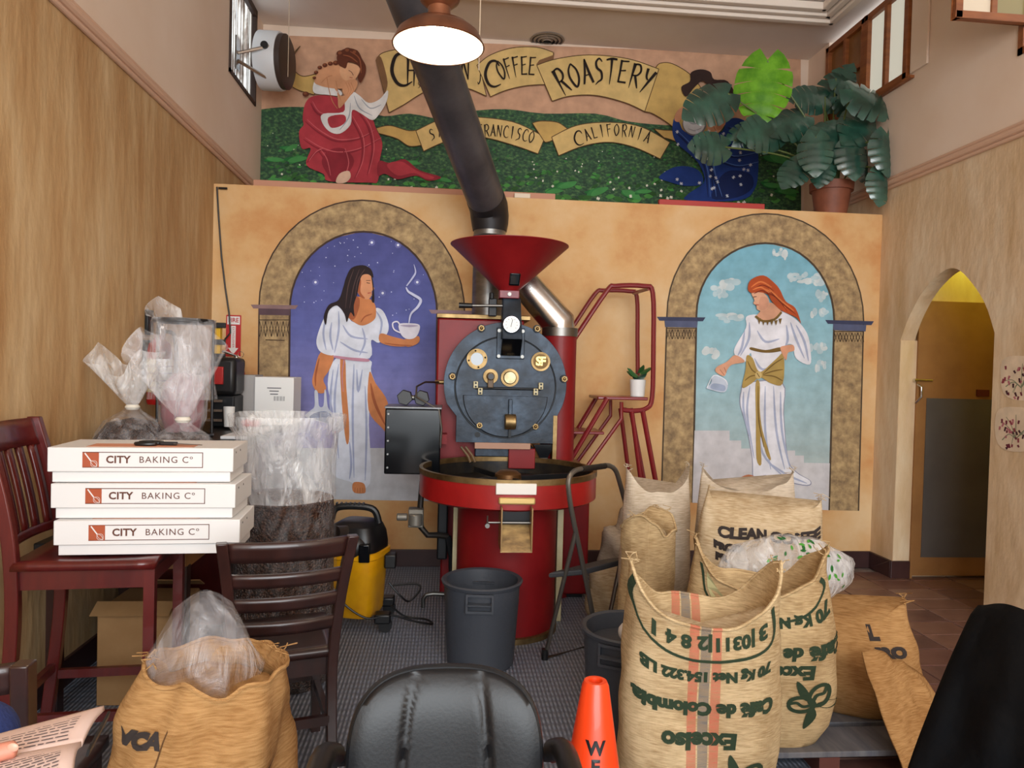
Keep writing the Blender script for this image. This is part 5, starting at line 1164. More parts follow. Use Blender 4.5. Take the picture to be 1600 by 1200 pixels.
# pallet under the pile
pal = thing('wooden_pallet', 'low grey wooden pallet under the pile of coffee sacks', 'pallet', (1.3, 2.9, 0))
m_pal = mat('pallet_grey', (86,88,96), .7, col2=(112,112,116), scale=4, stretch=(6,1,1))
px0, px1, py0, py1 = .98, 1.94, 2.60, 3.95
for k in range(6):
    y = py0+k*(py1-py0)/6; MB().mm((px0, y, .075), (px1, y+.19, .097)).build('board', m_pal, pal, smooth=0, bevel=.003)
for x in (px0, (px0+px1)/2-.04, px1-.08): MB().mm((x, py0, .003), (x+.08, py1-.03, .075)).build('runner', mat('pallet_red', (92,50,42), .7), pal, smooth=0)
ZP = .0975
# S1 front open sack
s1 = Sack(.50, .30, .72, ear=.14, sag=.03, bulge=.05, seed=1, n=2.6, mouth=-.02)
c = at(1092, 1090, 2.40); S1 = make_sack('burlap_sack', 'open burlap coffee sack with red and blue woven stripes and upside-down print', (c.x, 2.40, .008), -.10, s1, m_burlap_st, fill=.86)
sack_text(S1, s1, '3', .165, .925, .062, m_green, bold=.003); sack_text(S1, s1, '|0311|', .06, .915, .062, m_green, bold=.003); sack_text(S1, s1, '2 8 4 1', -.105, .925, .062, m_green, bold=.003)
sack_stroke(S1, s1, [(-.235,.99),(-.235,.9),(-.12,.845),(0,.83),(.12,.835),(.2,.86),(.2,.98)], .010, m_green)
sack_text(S1, s1, '70 Kg Net 154.322 LB', -.01, .755, .045, m_green, bold=.003)
sack_text(S1, s1, 'Café de Colombia', -.015, .60, .058, m_green, bold=.004); sack_text(S1, s1, 'Excelso', -.03, .455, .072, m_green, bold=.004)
bean_print(S1, s1, .10, .25, .16, .8)
# S2 second open sack behind it to the right
s2 = Sack(.52, .30, .60, ear=.14, sag=.02, bulge=.09, seed=4, n=2.5, mouth=-.06)
c = at(1180, 1050, 2.78); S2 = make_sack('burlap_sack', 'open burlap coffee sack with green coffee branch print beside the leafy plastic bag', (c.x, 2.78, ZP), -.22, s2, m_burlap, fill=.84, fillmat=m_burlap)
sack_text(S2, s2, '70 Kg Net', .12, .82, .055, m_green, bold=.003); sack_text(S2, s2, 'Café de Colombia', .02, .62, .07, m_green, bold=.004); sack_text(S2, s2, 'Excelso', .06, .50, .07, m_green); bean_print(S2, s2, .165, .30, .15, 1.0)
sack_stroke(S2, s2, [(-.24,.98),(-.2,.87),(-.05,.82),(.1,.83),(.22,.9),(.22,.97)], .009, m_green); sack_blob(S2, s2, [(-.22,.97),(-.19,.88),(-.1,.86),(-.15,.92)], mat('pale_green_print', (176,172,128), .9))
# S4 CLEAN COFFEE sack, stitched shut
s4 = Sack(.54, .32, .77, ear=.05, sag=.02, bulge=.12, seed=9, close=.75, n=2.5)
c = at(1158, 900, 3.45); S4 = make_sack('jute_sack', 'full pale jute sack printed CLEAN COFFEE leaning at the back of the pile', (c.x+.02, 3.36, ZP+.016), -.10, s4, m_jute_pale, open_=False, tilt=(-.0, .05))
sack_text(S4, s4, 'CLEAN COFFEE', .02, .84, .066, m_blackprint, flip=False, bold=.004); sack_text(S4, s4, 'PROD', -.165, .755, .042, m_blackprint, flip=False); sack_text(S4, s4, 'PR', -.19, .69, .042, m_blackprint, flip=False)
# S6 pale greenish sack behind, S7 brown open one
s6 = Sack(.34, .26, .80, ear=.10, sag=.03, bulge=.1, seed=13, close=.6, n=2.4)
c = at(1024, 900, 3.72); make_sack('jute_sack', 'pale jute sack with knotted corner standing at the rear next to the step stool', (c.x+.02, 3.80, ZP), .15, s6, m_jute_white, open_=False)
s7 = Sack(.24, .24, .66, ear=.06, sag=.02, bulge=.08, seed=15, n=2.4)
c = at(1040, 930, 3.20); make_sack('burlap_sack', 'small open brown burlap sack squeezed between the bin and the printed sacks', (c.x-.01, 3.47, ZP), .9, s7, m_burlap, fill=.9, fillmat=m_jute_pale)
s10 = Sack(.50, .22, .80, ear=.09, sag=.02, bulge=.1, seed=17, close=.7, n=2.4)
c = at(1130, 860, 3.76); make_sack('jute_sack', 'pale jute sack with tied ears rising behind the CLEAN COFFEE sack', (c.x+.14, 3.80, ZP+.0), -.05, s10, m_jute_white, open_=False)
# S5 brown slumped sack at the right of the pallet
s5 = Sack(.42, .32, .41, ear=.05, sag=.03, bulge=.14, lean=(-.03,.04), seed=21, close=.45, n=2.2, wr=.022)
c = at(1352, 1100, 3.0); S5 = make_sack('jute_sack', 'slumped brown jute sack with dark block print at the pallet edge', (c.x-.05, 2.99, ZP), -.35, s5, m_jute_brown, open_=False)
sack_text(S5, s5, 'L', .06, .86, .08, m_blackprint, flip=False, bold=.005); sack_text(S5, s5, 'PRO', .10, .68, .05, m_blackprint, flip=False)
# loose empty sack slumped against the slumped one
def drape(name, label, fn, m, grp=None, cat='sack', nu=40, nv=26, th=.006):
    o = MB().grid(fn, nu, nv).build(name, m, smooth=75, solid=th); tag(o, label, cat, grp); return o
def flapfn(a, b):
    x = 1.62+.36*a+.06*b; y = 2.68-.5*b*(.6+.4*a)+.12*a; z = .42*(1-b)**1.6*(1-.45*a**2)+.02+.03*math.sin(a*9+b*3)*(.3+b)+.02*noise.noise(V(a*6,b*6,2))
    return V(x, y, max(z, .012))
drape('empty_sack', 'empty brown sack draped loosely over the pallet corner', flapfn, m_jute_brown, 'coffee sacks')
# pile of folded sacks at the back by the ladder
for k, (px, py, y_, sx, sy, hh, sd) in enumerate(((985,848,4.72,.21,.15,.34,3), (948,870,4.36,.12,.10,.20,8), (1014,826,4.36,.10,.09,.38,5))):
    c = at(px, py, y_)
    def hf_(p, sd=sd): 
        q_ = p.copy(); f = 1+.22*noise.noise(p*6+V(sd,0,0))+.12*math.sin(p.x*34+p.z*20+sd); return V(p.x*f, p.y*f, p.z*f)
    mbk = MB().sphere((c.x, y_, hh*.75), (sx, sy, hh), 36, 20, hf_)
    for p in mbk.v: p.z = max(p.z, .008)
    tag(mbk.build('folded_sack', m_jute_white if k != 1 else m_jute_pale, smooth=75), ('heap of folded pale sacks on the floor behind the step stool', 'small rumpled sack at the foot of the folded heap', 'crumpled pale sack topping the heap near the red ladder')[k], 'sack')
# leafy printed plastic bag on the pile
m_bagc = plastic_mat('clear_bag', (236,236,240), .10, .50)
m_bagw = plastic_mat('milky_bag', (240,240,240), .22, .68)
m_beans = mat('coffee_beans', (44,26,18), .35, col2=(84,54,38), scale=60, detail=2, lo=.35, hi=.65, bump=1.0, bscale=95, voro=True)
c = at(1222, 925, 3.12)
lb = thing('plastic_bag', 'cloudy plastic bag printed with green leaves lying among the burlap sacks', 'plastic bag', (c.x, 3.12, .62))
def lbp(p, k=1.0):
    f = 1+.14*noise.noise(p*7)+.05*noise.noise(p*19); return p*f
bx_ = V(c.x-.01, 3.06, .645)
MB().sphere(bx_, (.30,.11,.16), 44, 26, lbp).build('bag_film', m_bagw, lb, smooth=75)
gl = mat('leaf_print', (70,150,50), .4); gd = mat('leaf_print_dark', (24,100,40), .4)
for k in range(34):
    a = lr.uniform(-.5, 1.1); e = lr.uniform(-.7, 1.2); d = V(math.sin(a)*math.cos(e), -math.cos(a)*math.cos(e), math.sin(e))
    p = V(d.x*.30, d.y*.11, d.z*.16); p = lbp(p)*1.012; nn = V(p.x/.30**2, p.y/.11**2, p.z/.16**2).normalized(); tx = nn.orthogonal().normalized(); tx = Matrix.Rotation(lr.uniform(0, 6.28), 3, nn) @ tx; ty = nn.cross(tx); s_ = lr.uniform(.010,.018)
    MB().add([bx_+p+tx*a_*s_+ty*b_*s_+nn*.003 for a_, b_ in ((-1,0),(-.3,.45),(.4,.4),(1,0),(.4,-.4),(-.3,-.45))], [(0,1,2,3,4,5)]).build('printed_leaf', gl if k % 2 else gd, lb, smooth=0, fix=False)
# ---- front-left brown sack with clear bag poking out
s8 = Sack(.44, .36, .70, ear=.02, sag=.0, bulge=.10, lean=(.07,.08), seed=31, n=2.2, wr=.03, mouth=-.25)
c = at(305, 1120, 1.85); S8 = make_sack('jute_sack', 'slouching brown jute sack with a clear bag poking from its mouth', (c.x-.02, 1.86, .007), .25, s8, m_jute_brown, fill=.93, fillmat=m_jute_brown, grp=None)
sack_text(S8, s8, 'VCA', -.172, .84, .042, m_blackprint, flip=False, bold=.004)
sack_stroke(S8, s8, [(-.10,.99),(-.12,.85),(-.13,.72),(-.14,.5)], .004, mat('stitch_dark', (86,56,26), .9), 'seam')
sack_stroke(S8, s8, [(-.2,.70),(-.05,.69),(.1,.72),(.2,.74)], .004, MATS['stitch_dark'], 'seam')
cb_ = V(at(315, 990, 1.95).x, 1.97, .64)
cbg = thing('plastic_bag', 'crinkled clear plastic bag standing out of the brown sack mouth', 'plastic bag', cb_)
MB().lathe([(.13, .0), (.135, .06), (.125, .11), (.10, .16), (.065, .215), (.035, .245), (.010, .258)], cb_, n=48, wob=lambda a, t: 1+.16*noise.noise(V(math.cos(a)*2.2, math.sin(a)*2.2, t*4))+.08*math.sin(a*5+t*6)).build('bag_film', plastic_mat('crinkled_film', (206,206,210), .10, .42), cbg, smooth=60)
# ============================================================ bean bags
def bean_scatter(name, parent, c, r, z, n, seed):
    g = random.Random(seed); mb = MB()
    for i in range(n):
        rr_ = r*math.sqrt(g.random()); a = g.uniform(0, 6.283); o = c+V(rr_*math.cos(a), rr_*math.sin(a), z-.02*(rr_/r)**2+g.uniform(-.003,.005)); d = V(g.uniform(-1,1), g.uniform(-1,1), g.uniform(-.4,.4)).normalized(); x = d.orthogonal().normalized(); y = d.cross(x)
        mb.add([o+d*.0065, o-d*.0065]+[o+(x*math.cos(k*PI/2)+y*math.sin(k*PI/2))*.0042 for k in range(4)], [(0,2,3),(0,3,4),(0,4,5),(0,5,2),(1,3,2),(1,4,3),(1,5,4),(1,2,5)])
    o = mb.build(name, MATS['bean_brown'], parent, fix=False); o['kind'] = 'stuff'; return o
mat('bean_brown', (74,50,40), .32, col2=(112,84,70), scale=40, spec=.7)
# tall open bag standing behind the dark chair
tb_ = V(at(443, 900, 3.54).x, 3.54, .007); zbn = at(440, 800, 3.2).z; ztop = at(440, 655, 3.32).z
tbag = thing('bean_bag', 'tall open clear plastic bag half full of roasted coffee beans behind dark chair', 'bag of beans', tb_)
wb_ = lambda a, t: 1+.05*noise.noise(V(math.cos(a)*1.5, math.sin(a)*1.5, t*3+4))+.02*math.sin(a*7+t*9)
MB().lathe([(0, .0), (.22, .0), (.245, .05), (.245, .3), (.238, .5), (.232, zbn-.05), (.225, zbn-.01), (0, zbn)], tb_, n=56, wob=lambda a, t: wb_(a, t)*.985).build('beans', m_beans, tbag, smooth=60)
bean_scatter('loose_beans', tbag, tb_, .222, zbn+.008, 2600, 5)
m_bagclr = plastic_mat('snug_film', (206,206,210), .02, .20)
MB().lathe([(.225, .003), (.252, .05), (.252, .3), (.245, .5), (.24, zbn)], tb_, n=72, wob=lambda a, t: wb_(a, t*.45)).build('snug_film', m_bagclr, tbag, smooth=70)
MB().lathe([(.24, zbn), (.235, zbn+.08), (.232, zbn+.18), (.236, zbn+.30), (.262, ztop-.06), (.27, ztop-.0)], tb_, n=72, wob=lambda a, t: wb_(a, .45+t*.55)+(.12*t**3)*noise.noise(V(math.cos(a)*2, math.sin(a)*2, t*5))+.04*t**2*math.sin(a*3+1)).build('bag_film', m_bagw, tbag, smooth=70)
# table by the wall with two tied bags
tbx = (-1.66, -1.03, 3.14, 3.94)
tt = thing('side_table', 'dark square table against the left wall under the tied bean bags', 'table', ((tbx[0]+tbx[1])/2, (tbx[2]+tbx[3])/2, .007))
MB().mm((tbx[0], tbx[2], .70), (tbx[1], tbx[3], .735)).build('table_top', m_black, tt, bevel=.006)
MB().mm((tbx[0]+.04, tbx[2]+.04, .62), (tbx[1]-.04, tbx[3]-.04, .70)).build('apron', mat('tan_wood', (140,98,56), .5), tt)
for x in (tbx[0]+.06, tbx[1]-.06):
    for y in (tbx[2]+.06, tbx[3]-.06): MB().mm((x-.025, y-.025, .007), (x+.025, y+.025, .63)).build('leg', m_darkwood, tt)
def tied_bag(label, c, rx, h, hz, fl, lean, seed):
    t = thing('bean_bag', label, 'bag of beans', c)
    wob = lambda a, tt_: 1+.12*noise.noise(V(math.cos(a)*1.7+seed, math.sin(a)*1.7, tt_*3))
    MB().lathe([(0, .002), (rx*.9, .002), (rx*1.02, h*.15), (rx*1.05, h*.5), (rx*.92, h*.8), (rx*.6, h*.95), (0, h)], c, n=48, wob=wob).build('beans', m_beans, t, smooth=60)
    mb = MB(); nk = c+V(lean[0]*.4, lean[1]*.4, h+.05)
    mb.lathe([(rx*.95, .003), (rx*1.05, h*.15), (rx*1.08, h*.5), (rx*.97, h*.82), (rx*.66, h*.97), (rx*.25, h+.03), (.028, h+.05)], c, n=56, wob=lambda a, q_: wob(a, q_)+(.10*q_*math.sin(a*9+seed) if q_ > .6 else 0)); mb.build('bag_film', MATS.get('tied_film') or plastic_mat('tied_film', (226,226,230), .06, .42), t, smooth=70)
    kn = V(c.x, c.y, c.z+h+.05)
    MB().lathe([(.026, -.012), (.034, 0), (.026, .012)], kn, n=20).build('knot', mat('knot_white', (226,220,206), .4), t)
    fm_ = MB()
    def flare(a, b):
        an = 2*PI*a; r_ = .026+(fl-.026)*b**.8; r_ *= 1+.35*math.sin(an*2+seed)*b+.14*math.sin(an*7+seed*2)*b
        return kn+V(r_*math.cos(an)+lean[0]*b, r_*.6*math.sin(an)+lean[1]*b, .01+hz*b*(1+.30*math.sin(an*2+1.2+seed)+.10*math.sin(an*5)))
    fm_.grid(flare, 64, 12, True); fm_.build('gathered_top', m_bagw if seed % 2 else m_bagc, t, smooth=70)
c = at(190, 690, 3.48); tied_bag('plump tied bag of roasted beans close to the left wall on dark table', V(c.x-.02, 3.64, .737), .17, .48, .21, .13, (-.03,0), 1)
c = at(300, 740, 3.33); tied_bag('tied bag of roasted beans at the outer edge of dark table', V(c.x-.035, 3.31, .737), .155, .45, .30, .16, (-.03,-.0), 2)
#--SECTION--
# ============================================================ wooden chairs
def wood_chair(label, m, loc, rz, sw=.42, sd=.40, sh=.46, bh=.92, style='ladder', flare=.03, rake=.09, stretch=(.18,), grp=None, name='wooden_chair'):
    """local frame: faces +y, rear posts at -y"""
    t = thing(name, label, 'chair', (0,0,0), grp, local=True); pw = .036
    MB().grid(lambda a, b: V((a-.5)*sw*(1+.06*b), (b-.5)*sd, sh-.012*math.sin(PI*a)*math.sin(PI*b)), 10, 8).build('seat', m, t, solid=.03, smooth=60)
    MB().mm((-sw/2+.02, -sd/2+.02, sh-.085), (sw/2-.02, -sd/2+.042, sh-.018)).build('seat_rail', m, t); MB().mm((-sw/2+.02, sd/2-.042, sh-.085), (sw/2-.02, sd/2-.02, sh-.018)).build('seat_rail', m, t)
    for s in (-1, 1):
        MB().mm((s*(sw/2-.03)-.011, -sd/2+.03, sh-.085), (s*(sw/2-.03)+.011, sd/2-.03, sh-.018)).build('seat_rail', m, t)
        MB().beam((s*(sw/2-.022), sd/2-.02, 0), (s*(sw/2-.022), sd/2-.02, sh-.015), pw, pw, (0,1,0)).build('leg', m, t)
        pts = [V(s*(sw/2-.02), -sd/2-.05, 0), V(s*(sw/2-.02), -sd/2+.0, sh*.6), V(s*(sw/2-.018), -sd/2+.0, sh), V(s*(sw/2-.018+flare*.4), -sd/2-rake*.35, sh+(bh-sh)*.5), V(s*(sw/2-.018+flare), -sd/2-rake, bh)]
        mb = MB()
        sp_ = smooth_pts(pts, False, 4); vs = []
        for p in sp_: vs += [p+V(-pw/2,-pw*.6,0), p+V(pw/2,-pw*.6,0), p+V(pw/2,pw*.6,0), p+V(-pw/2,pw*.6,0)]
        n = len(sp_); mb.add(vs, [(4*i+k, 4*i+(k+1) % 4, 4*i+4+(k+1) % 4, 4*i+4+k) for i in range(n-1) for k in range(4)]+[(3,2,1,0),(4*n-4,4*n-3,4*n-2,4*n-1)]); mb.build('back_post', m, t, bevel=.004)
    def backpt(f, x):
        z = sh+(bh-sh)*f; y = -sd/2-rake*(f**1.4)-.035*(1-(2*x/sw)**2)*1.0; return V(x, y, z)
    def slat(f0, f1, name):
        w_ = sw/2-.02+flare*f1*.8
        mb = MB().grid(lambda a, b: backpt(f0+(f1-f0)*b, (a-.5)*2*w_), 14, 3); mb.build(name, m, t, solid=.018, smooth=60)
    if style == 'ladder':
        slat(.84, .99, 'crest_rail')
        for f in (.63, .43, .23): slat(f, f+.10, 'back_slat')
    else:
        slat(.78, .99, 'crest_rail'); slat(.10, .17, 'lower_rail')
        for k in range(5):
            x = (k-2)*sw*.17; mb = MB().grid(lambda a, b: backpt(.15+.65*b, x+(a-.5)*.034), 2, 8); mb.build('back_slat', m, t, solid=.014, smooth=60)
    for z in stretch:
        for s in (-1, 1): MB().mm((s*(sw/2-.022)-.011, -sd/2-.0, z), (s*(sw/2-.022)+.011, sd/2-.02, z+.034)).build('stretcher', m, t)
        MB().mm((-sw/2+.03, sd/2-.031, z+.03), (sw/2-.03, sd/2-.009, z+.064)).build('stretcher', m, t); MB().mm((-sw/2+.03, -sd/2-.03, z+.03), (sw/2-.03, -sd/2-.008, z+.064)).build('stretcher', m, t)
    t.location = loc; t.rotation_euler.z = rz
    return t
ZF = .0065
bs = at(168, 868, 2.85); SH = at(168, 868, 2.72).z
wood_chair('tall mahogany bar chair with slatted back carrying the white bakery boxes', m_redwood, (bs.x-.01, 2.86, ZF), -PI/2+.10, .44, .46, SH-ZF-.016, SH+.46, 'slat', flare=.0, rake=.10, stretch=(.22,), name='bar_chair')
c = at(445, 950, 2.60); wood_chair('dark walnut ladder-back chair in front of the tall bag of beans', m_darkwood, (c.x-.06, 2.80, ZF), .30, .37, .40, .46, .90, 'ladder', flare=.045, rake=.10)
c = at(-88, 1060, 1.64); wood_chair('dark walnut ladder-back chair beside the reader with the open book', m_darkwood, (c.x-.06, 1.86, ZF), .06, .42, .40, .45, .86, 'ladder', flare=.04, rake=.09)
# ============================================================ bakery boxes
m_card = mat('white_card', (226,224,222), .55); m_ink2 = mat('rust_ink', (168,78,42), .55); m_inkd = mat('dark_brown_ink', (96,52,36), .55)
bw, bd, zb0 = .60, .28, SH+.002
TINT = [0, 1, 2]
for k, (px0_, px1_, lab) in enumerate(((79, 342, 'white printed bakery box at the bottom of its stack on the mahogany chair'), (74, 338, 'white printed bakery box in the middle of its stack of three'), (68, 331, 'white printed bakery box on top of its stack with open scissors on it'))):
    h = .125; z0_ = zb0+k*(h+.003); yb_ = 2.70+.012*k
    x0_ = at(px0_, 800, yb_).x; x1_ = x0_+.625
    bo = thing('bakery_box', lab, 'box', ((x0_+x1_)/2, yb_+bd/2, z0_), 'stack of bakery boxes')
    MB().mm((x0_+.012, yb_+.012, z0_), (x1_-.012, yb_+bd-.012, z0_+h*.9)).build('box_tray', m_card, bo, bevel=.002)
    MB().mm((x0_, yb_, z0_+.038), (x1_, yb_+bd, z0_+h)).build('box_lid', m_card, bo, bevel=.003)
    zc = z0_+.038+(h-.038)*.5; xa = x0_+.115; xb = x0_+.52; hh_ = .028
    fn = lambda x, z, d=.0012: V(x, yb_-d, z)
    fr_ = MB()
    for a, b in (((xa, zc-hh_), (xb, zc-hh_+.0025)), ((xa, zc+hh_-.0025), (xb, zc+hh_)), ((xb-.0025, zc-hh_), (xb, zc+hh_))): fr_.mm((a[0], yb_-.0012, a[1]), (b[0], yb_, b[1]))
    fr_.build('label_frame', m_inkd, bo, smooth=0)
    MB().mm((xa, yb_-.0012, zc-hh_), (xa+.054, yb_, zc+hh_)).build('label_block', m_ink2, bo, smooth=0)
    wk = MB().beam(fn(xa+.008, zc+.024, .0016), fn(xa+.028, zc-.004, .0016), .004, .0008, (0,1,0))
    for w_ in (.004, .008): wk.tube([fn(xa+.028+.02*t_+w_*math.sin(PI*t_)*s_, zc-.004-.02*t_+w_*math.sin(PI*t_)*s_, .0018) for s_, rngt in ((1, [i/6 for i in range(7)]), (-1, [1-i/6 for i in range(7)])) for t_ in rngt], .0007, 4)
    wk.build('whisk_emblem', m_card, bo, smooth=0)
    letters('printed_text', 'CITY', .036, lambda x, y: fn(xa+.118+x, zc+y, .0016), m_inkd, bo, bold=.0011, sp=1.05)
    letters('printed_text', 'BAKING Cº', .033, lambda x, y: fn(xa+.279+x, zc+y, .0016), m_inkd, bo, sp=1.14)
    MB().mm((xa+.0, yb_+.03, z0_+h), (xb-.04, yb_+.13, z0_+h+.0008)).build('lid_print', mat('peach_ink', (214,142,108), .55), bo, smooth=0)
    for i in range(2): MB().cyl((x1_, yb_+.05+.08*i, z0_+h-.02), (x1_+.001, yb_+.05+.08*i, z0_+h-.02), .004, n=8).build('vent_hole', m_black, bo)
    bo.rotation_euler.z = (.07, .05, .08)[k]; bo.location.y += .02
    ztop_ = z0_+h; xbox = x0_
sx = at(240, 716, 2.82).x; sc = thing('scissors', 'black-handled scissors lying on the topmost bakery box', 'scissors', (sx, 2.85, ztop_+.001))
MB().tube([V(sx-.02+.045*math.cos(a)*.9, 2.85+.02*math.sin(a), ztop_+.008) for a in [k*PI/8 for k in range(16)]], .007, 8, True).build('handle', m_black, sc)
MB().tube([V(sx-.025+.035*math.cos(a), 2.81+.016*math.sin(a), ztop_+.008) for a in [k*PI/8 for k in range(16)]], .007, 8, True).build('handle', m_black, sc)
MB().box((sx+.05, 2.83, ztop_+.008), (.06,.02,.012)).build('pivot', m_black, sc, bevel=.003)
MB().prism([V(sx+.07, 2.84, ztop_+.006), V(sx+.18, 2.80, ztop_+.006), V(sx+.07, 2.82, ztop_+.006)], (0,0,.003)).build('blade', m_dullsteel, sc, smooth=0)
# ============================================================ counter behind, with its clutter
ZK = 1.08; kx1 = -1.03
ct = thing('wall_counter', 'tall reddish wooden counter with dark top along the left wall', 'counter', (-1.36, 4.65, .007))
MB().mm((XL+.02, 3.95, ZK-.03), (kx1, 5.42, ZK)).build('counter_top', m_black, ct, bevel=.004)
MB().mm((XL+.04, 3.99, .1), (kx1-.03, 5.40, ZK-.03)).build('cabinet_body', m_redwood, ct)
MB().mm((kx1-.42, 3.972, ZK-.22), (kx1-.05, 3.99, ZK-.06)).build('drawer_front', mat('drawer_red', (104,50,34), .4, col2=(120,62,42), scale=4, stretch=(1,1,5)), ct, bevel=.004)
MB().sphere((kx1-.235, 3.955, ZK-.14), .016, 12, 8).build('drawer_knob', m_brass, ct)
MB().mm((XL+.06, 4.02, .007), (kx1-.06, 5.38, .1)).build('toe_kick', m_black, ct)
pb = at(362, 670, 4.3); tag(MB().mm((pb.x+.02, 4.02, ZK+.001), (kx1-.02, 4.62, ZK+.018)).build('paper_stack', mat('paper_sheet', (226,230,236), .6), bevel=.003), 'flat stack of white paper on the near end of the counter', 'paper')
# white carton with label
ba = at(373, 588, 4.95); bb = at(458, 652, 4.95); cx0 = at(398, 600, 4.95).x
wbx = thing('white_carton', 'upright white carton with printed label on the counter', 'carton', ((ba.x+bb.x)/2, 5.05, ZK))
MB().mm((cx0, 4.95, ZK+.001), (bb.x, 5.2, ba.z)).build('carton_body', m_white, wbx, bevel=.003)
MB().mm((ba.x, 4.97, ZK+.001), (cx0-.002, 5.18, ba.z+.01)).build('carton_flap', mat('grey_card', (166,162,160), .6), wbx, bevel=.003)
lx = (cx0+bb.x)/2
mat('grey_ink', (110,110,114), .6)
for k, wd in enumerate((.09, .06, .05)): MB().mm((lx-wd/2, 4.9485, ba.z-.075-.02*k), (lx+wd/2, 4.9495, ba.z-.068-.02*k)).build('label_line', MATS['grey_ink'], wbx, smooth=0)
for k in range(10): MB().mm((lx+.0+k*.007, 4.9485, ba.z-.155), (lx+.0+k*.007+(.002 if k % 3 else .004), 4.9495, ba.z-.125)).build('barcode_bar', MATS['grey_ink'], wbx, smooth=0)
# coffee brewer / radio
bz = at(352, 592, 4.75); br = thing('coffee_grinder', 'small black and red machine with silver rails on the counter', 'machine', (bz.x, 4.8, ZK))
MB().mm((bz.x-.09, 4.72, ZK+.20), (bz.x+.07, 4.95, ZK+.44)).build('motor_head', m_black, br, bevel=.03)
MB().mm((bz.x-.085, 4.70, ZK+.27), (bz.x-.0, 4.72, ZK+.38)).build('red_panel', mat('panel_red', (176,40,38), .4), br, bevel=.004)
for k in range(3): MB().mm((bz.x-.10, 4.70, ZK+.04+k*.06), (bz.x+.0, 4.90, ZK+.055+k*.06)).build('silver_rail', m_steel, br)
MB().mm((bz.x-.08, 4.74, ZK+.001), (bz.x+.06, 4.95, ZK+.2)).build('machine_base', m_iron_dark, br, bevel=.01)
cu = at(358, 640, 4.6); tag(MB().lathe([(0,0), (.028,0), (.033,.12), (.03,.12), (.026,.01), (0,.01)], V(cu.x, 4.60, ZK+.019), n=24).build('paper_cup', m_white), 'white paper cup on the papers before the black machine', 'cup')
hd = at(392, 648, 4.75); rd = thing('tape_dispenser', 'small red and white gadget before the white carton', 'dispenser', (hd.x, 4.75, ZK))
MB().mm((hd.x-.055, 4.72, ZK+.001), (hd.x+.055, 4.79, ZK+.05)).build('red_base', mat('toy_red', (190,30,40), .4), rd, bevel=.012); MB().sphere((hd.x+.01, 4.75, ZK+.06), (.03,.03,.025), 14, 8).build('white_roll', m_white, rd)
# extinguishers and sign
m_exr = mat('extinguisher_red', (176,20,24), .3, coat=.3); m_lab = mat('cream_label', (226,214,160), .5)
def extinguisher(label, p, rz):
    t = thing('fire_extinguisher', label, 'extinguisher', (0,0,0), None, local=True)
    MB().lathe([(0,0), (.058,0), (.064,.012), (.064,.30), (.055,.34), (.026,.37), (.024,.39), (0,.39)], n=32).build('cylinder', m_exr, t)
    MB().lathe([(.0645,.07), (.0652,.075), (.0652,.25), (.0645,.255)], n=32).build('label_wrap', m_lab, t)
    for k in range(4): MB().lathe([(.0656,.09+.04*k), (.0657,.10+.04*k)], n=32).build('label_line', m_ink, t)
    MB().cyl((0,0,.385), (0,0,.43), .02, n=16).build('valve', m_chrome, t)
    MB().tube([V(.01,0,.43), V(-.03,-.02,.45), V(-.10,-.05,.47)], .010, 8).build('lever', m_chrome, t); MB().tube([V(.01,0,.42), V(-.05,-.03,.42), V(-.10,-.05,.43)], .009, 8).build('carry_handle', m_chrome, t)
    MB().tube(smooth_pts([V(.02,-.02,.41), V(.05,-.055,.40), V(.045,-.075,.30), V(.03,-.078,.15), V(.03,-.075,.05)], False, 4), .011, 10).build('hose', m_black, t)
    MB().tube([V(.03+.02*math.cos(a), -.02, .45+.02*math.sin(a)) for a in [k*PI/6 for k in range(12)]], .002, 5, True).build('safety_pin', m_chrome, t)
    MB().mm((-.02, .055, .1), (.02, .085, .36)).build('wall_bracket', m_black, t)
    t.location = p; t.rotation_euler.z = rz; return t
e1_ = atx(232, 590, XL+.09); extinguisher('red fire extinguisher with cream label hanging on the left wall', (XL+.09, e1_.y+.15, at(232,634,e1_.y).z), PI/2)
e2_ = at(368, 640, YB-.09); extinguisher('red fire extinguisher hanging below the fire arrow sign', (e2_.x, YB-.09, at(368,652,YB-.09).z), .2)
a = atx(232, 498, XL+.01); tag(MB().mm((XL, a.y-.03, a.z-.09), (XL+.02, a.y+.05, a.z+.05)).build('phone_bracket', m_black, bevel=.004), 'small black bracket on the left wall above the hanging extinguisher', 'bracket')
sa = at(354, 492, YB); sb = at(376, 557, YB); sg_ = thing('fire_sign', 'red sign reading fire extinguisher with a down arrow', 'sign', ((sa.x+sb.x)/2, YB, sb.z))
MB().mm((sa.x, YB-.006, sb.z), (sb.x, YB-.001, sa.z)).build('sign_plate', mat('sign_red', (186,26,30), .45), sg_, smooth=0)
mx_ = (sa.x+sb.x)/2; hs_ = sa.z-sb.z
MB().mm((sa.x+.008, YB-.0075, sa.z-.068), (sb.x-.008, YB-.006, sa.z-.010)).build('white_panel', m_white, sg_, smooth=0)
letters('printed_text', 'FIRE', .045, lambda x, y: V(mx_+x*.9, YB-.0085, sa.z-.038+y), mat('sign_red_ink', (186,26,30), .5), sg_, bold=.001)
MB().prism([V(mx_+x, YB-.0062, z) for x, z in ((-.016, sa.z-.078), (.016, sa.z-.078), (.016, sb.z+.06), (.036, sb.z+.06), (0, sb.z+.012), (-.036, sb.z+.06), (-.016, sb.z+.06))], (0,-.0014,0)).build('arrow', m_white, sg_, smooth=0)
letters('printed_text', 'EXTINGUISHER', .022, lambda x, y: V(mx_+y, YB-.0085, (sa.z+sb.z)/2-.012-x), MATS['sign_red_ink'], sg_)
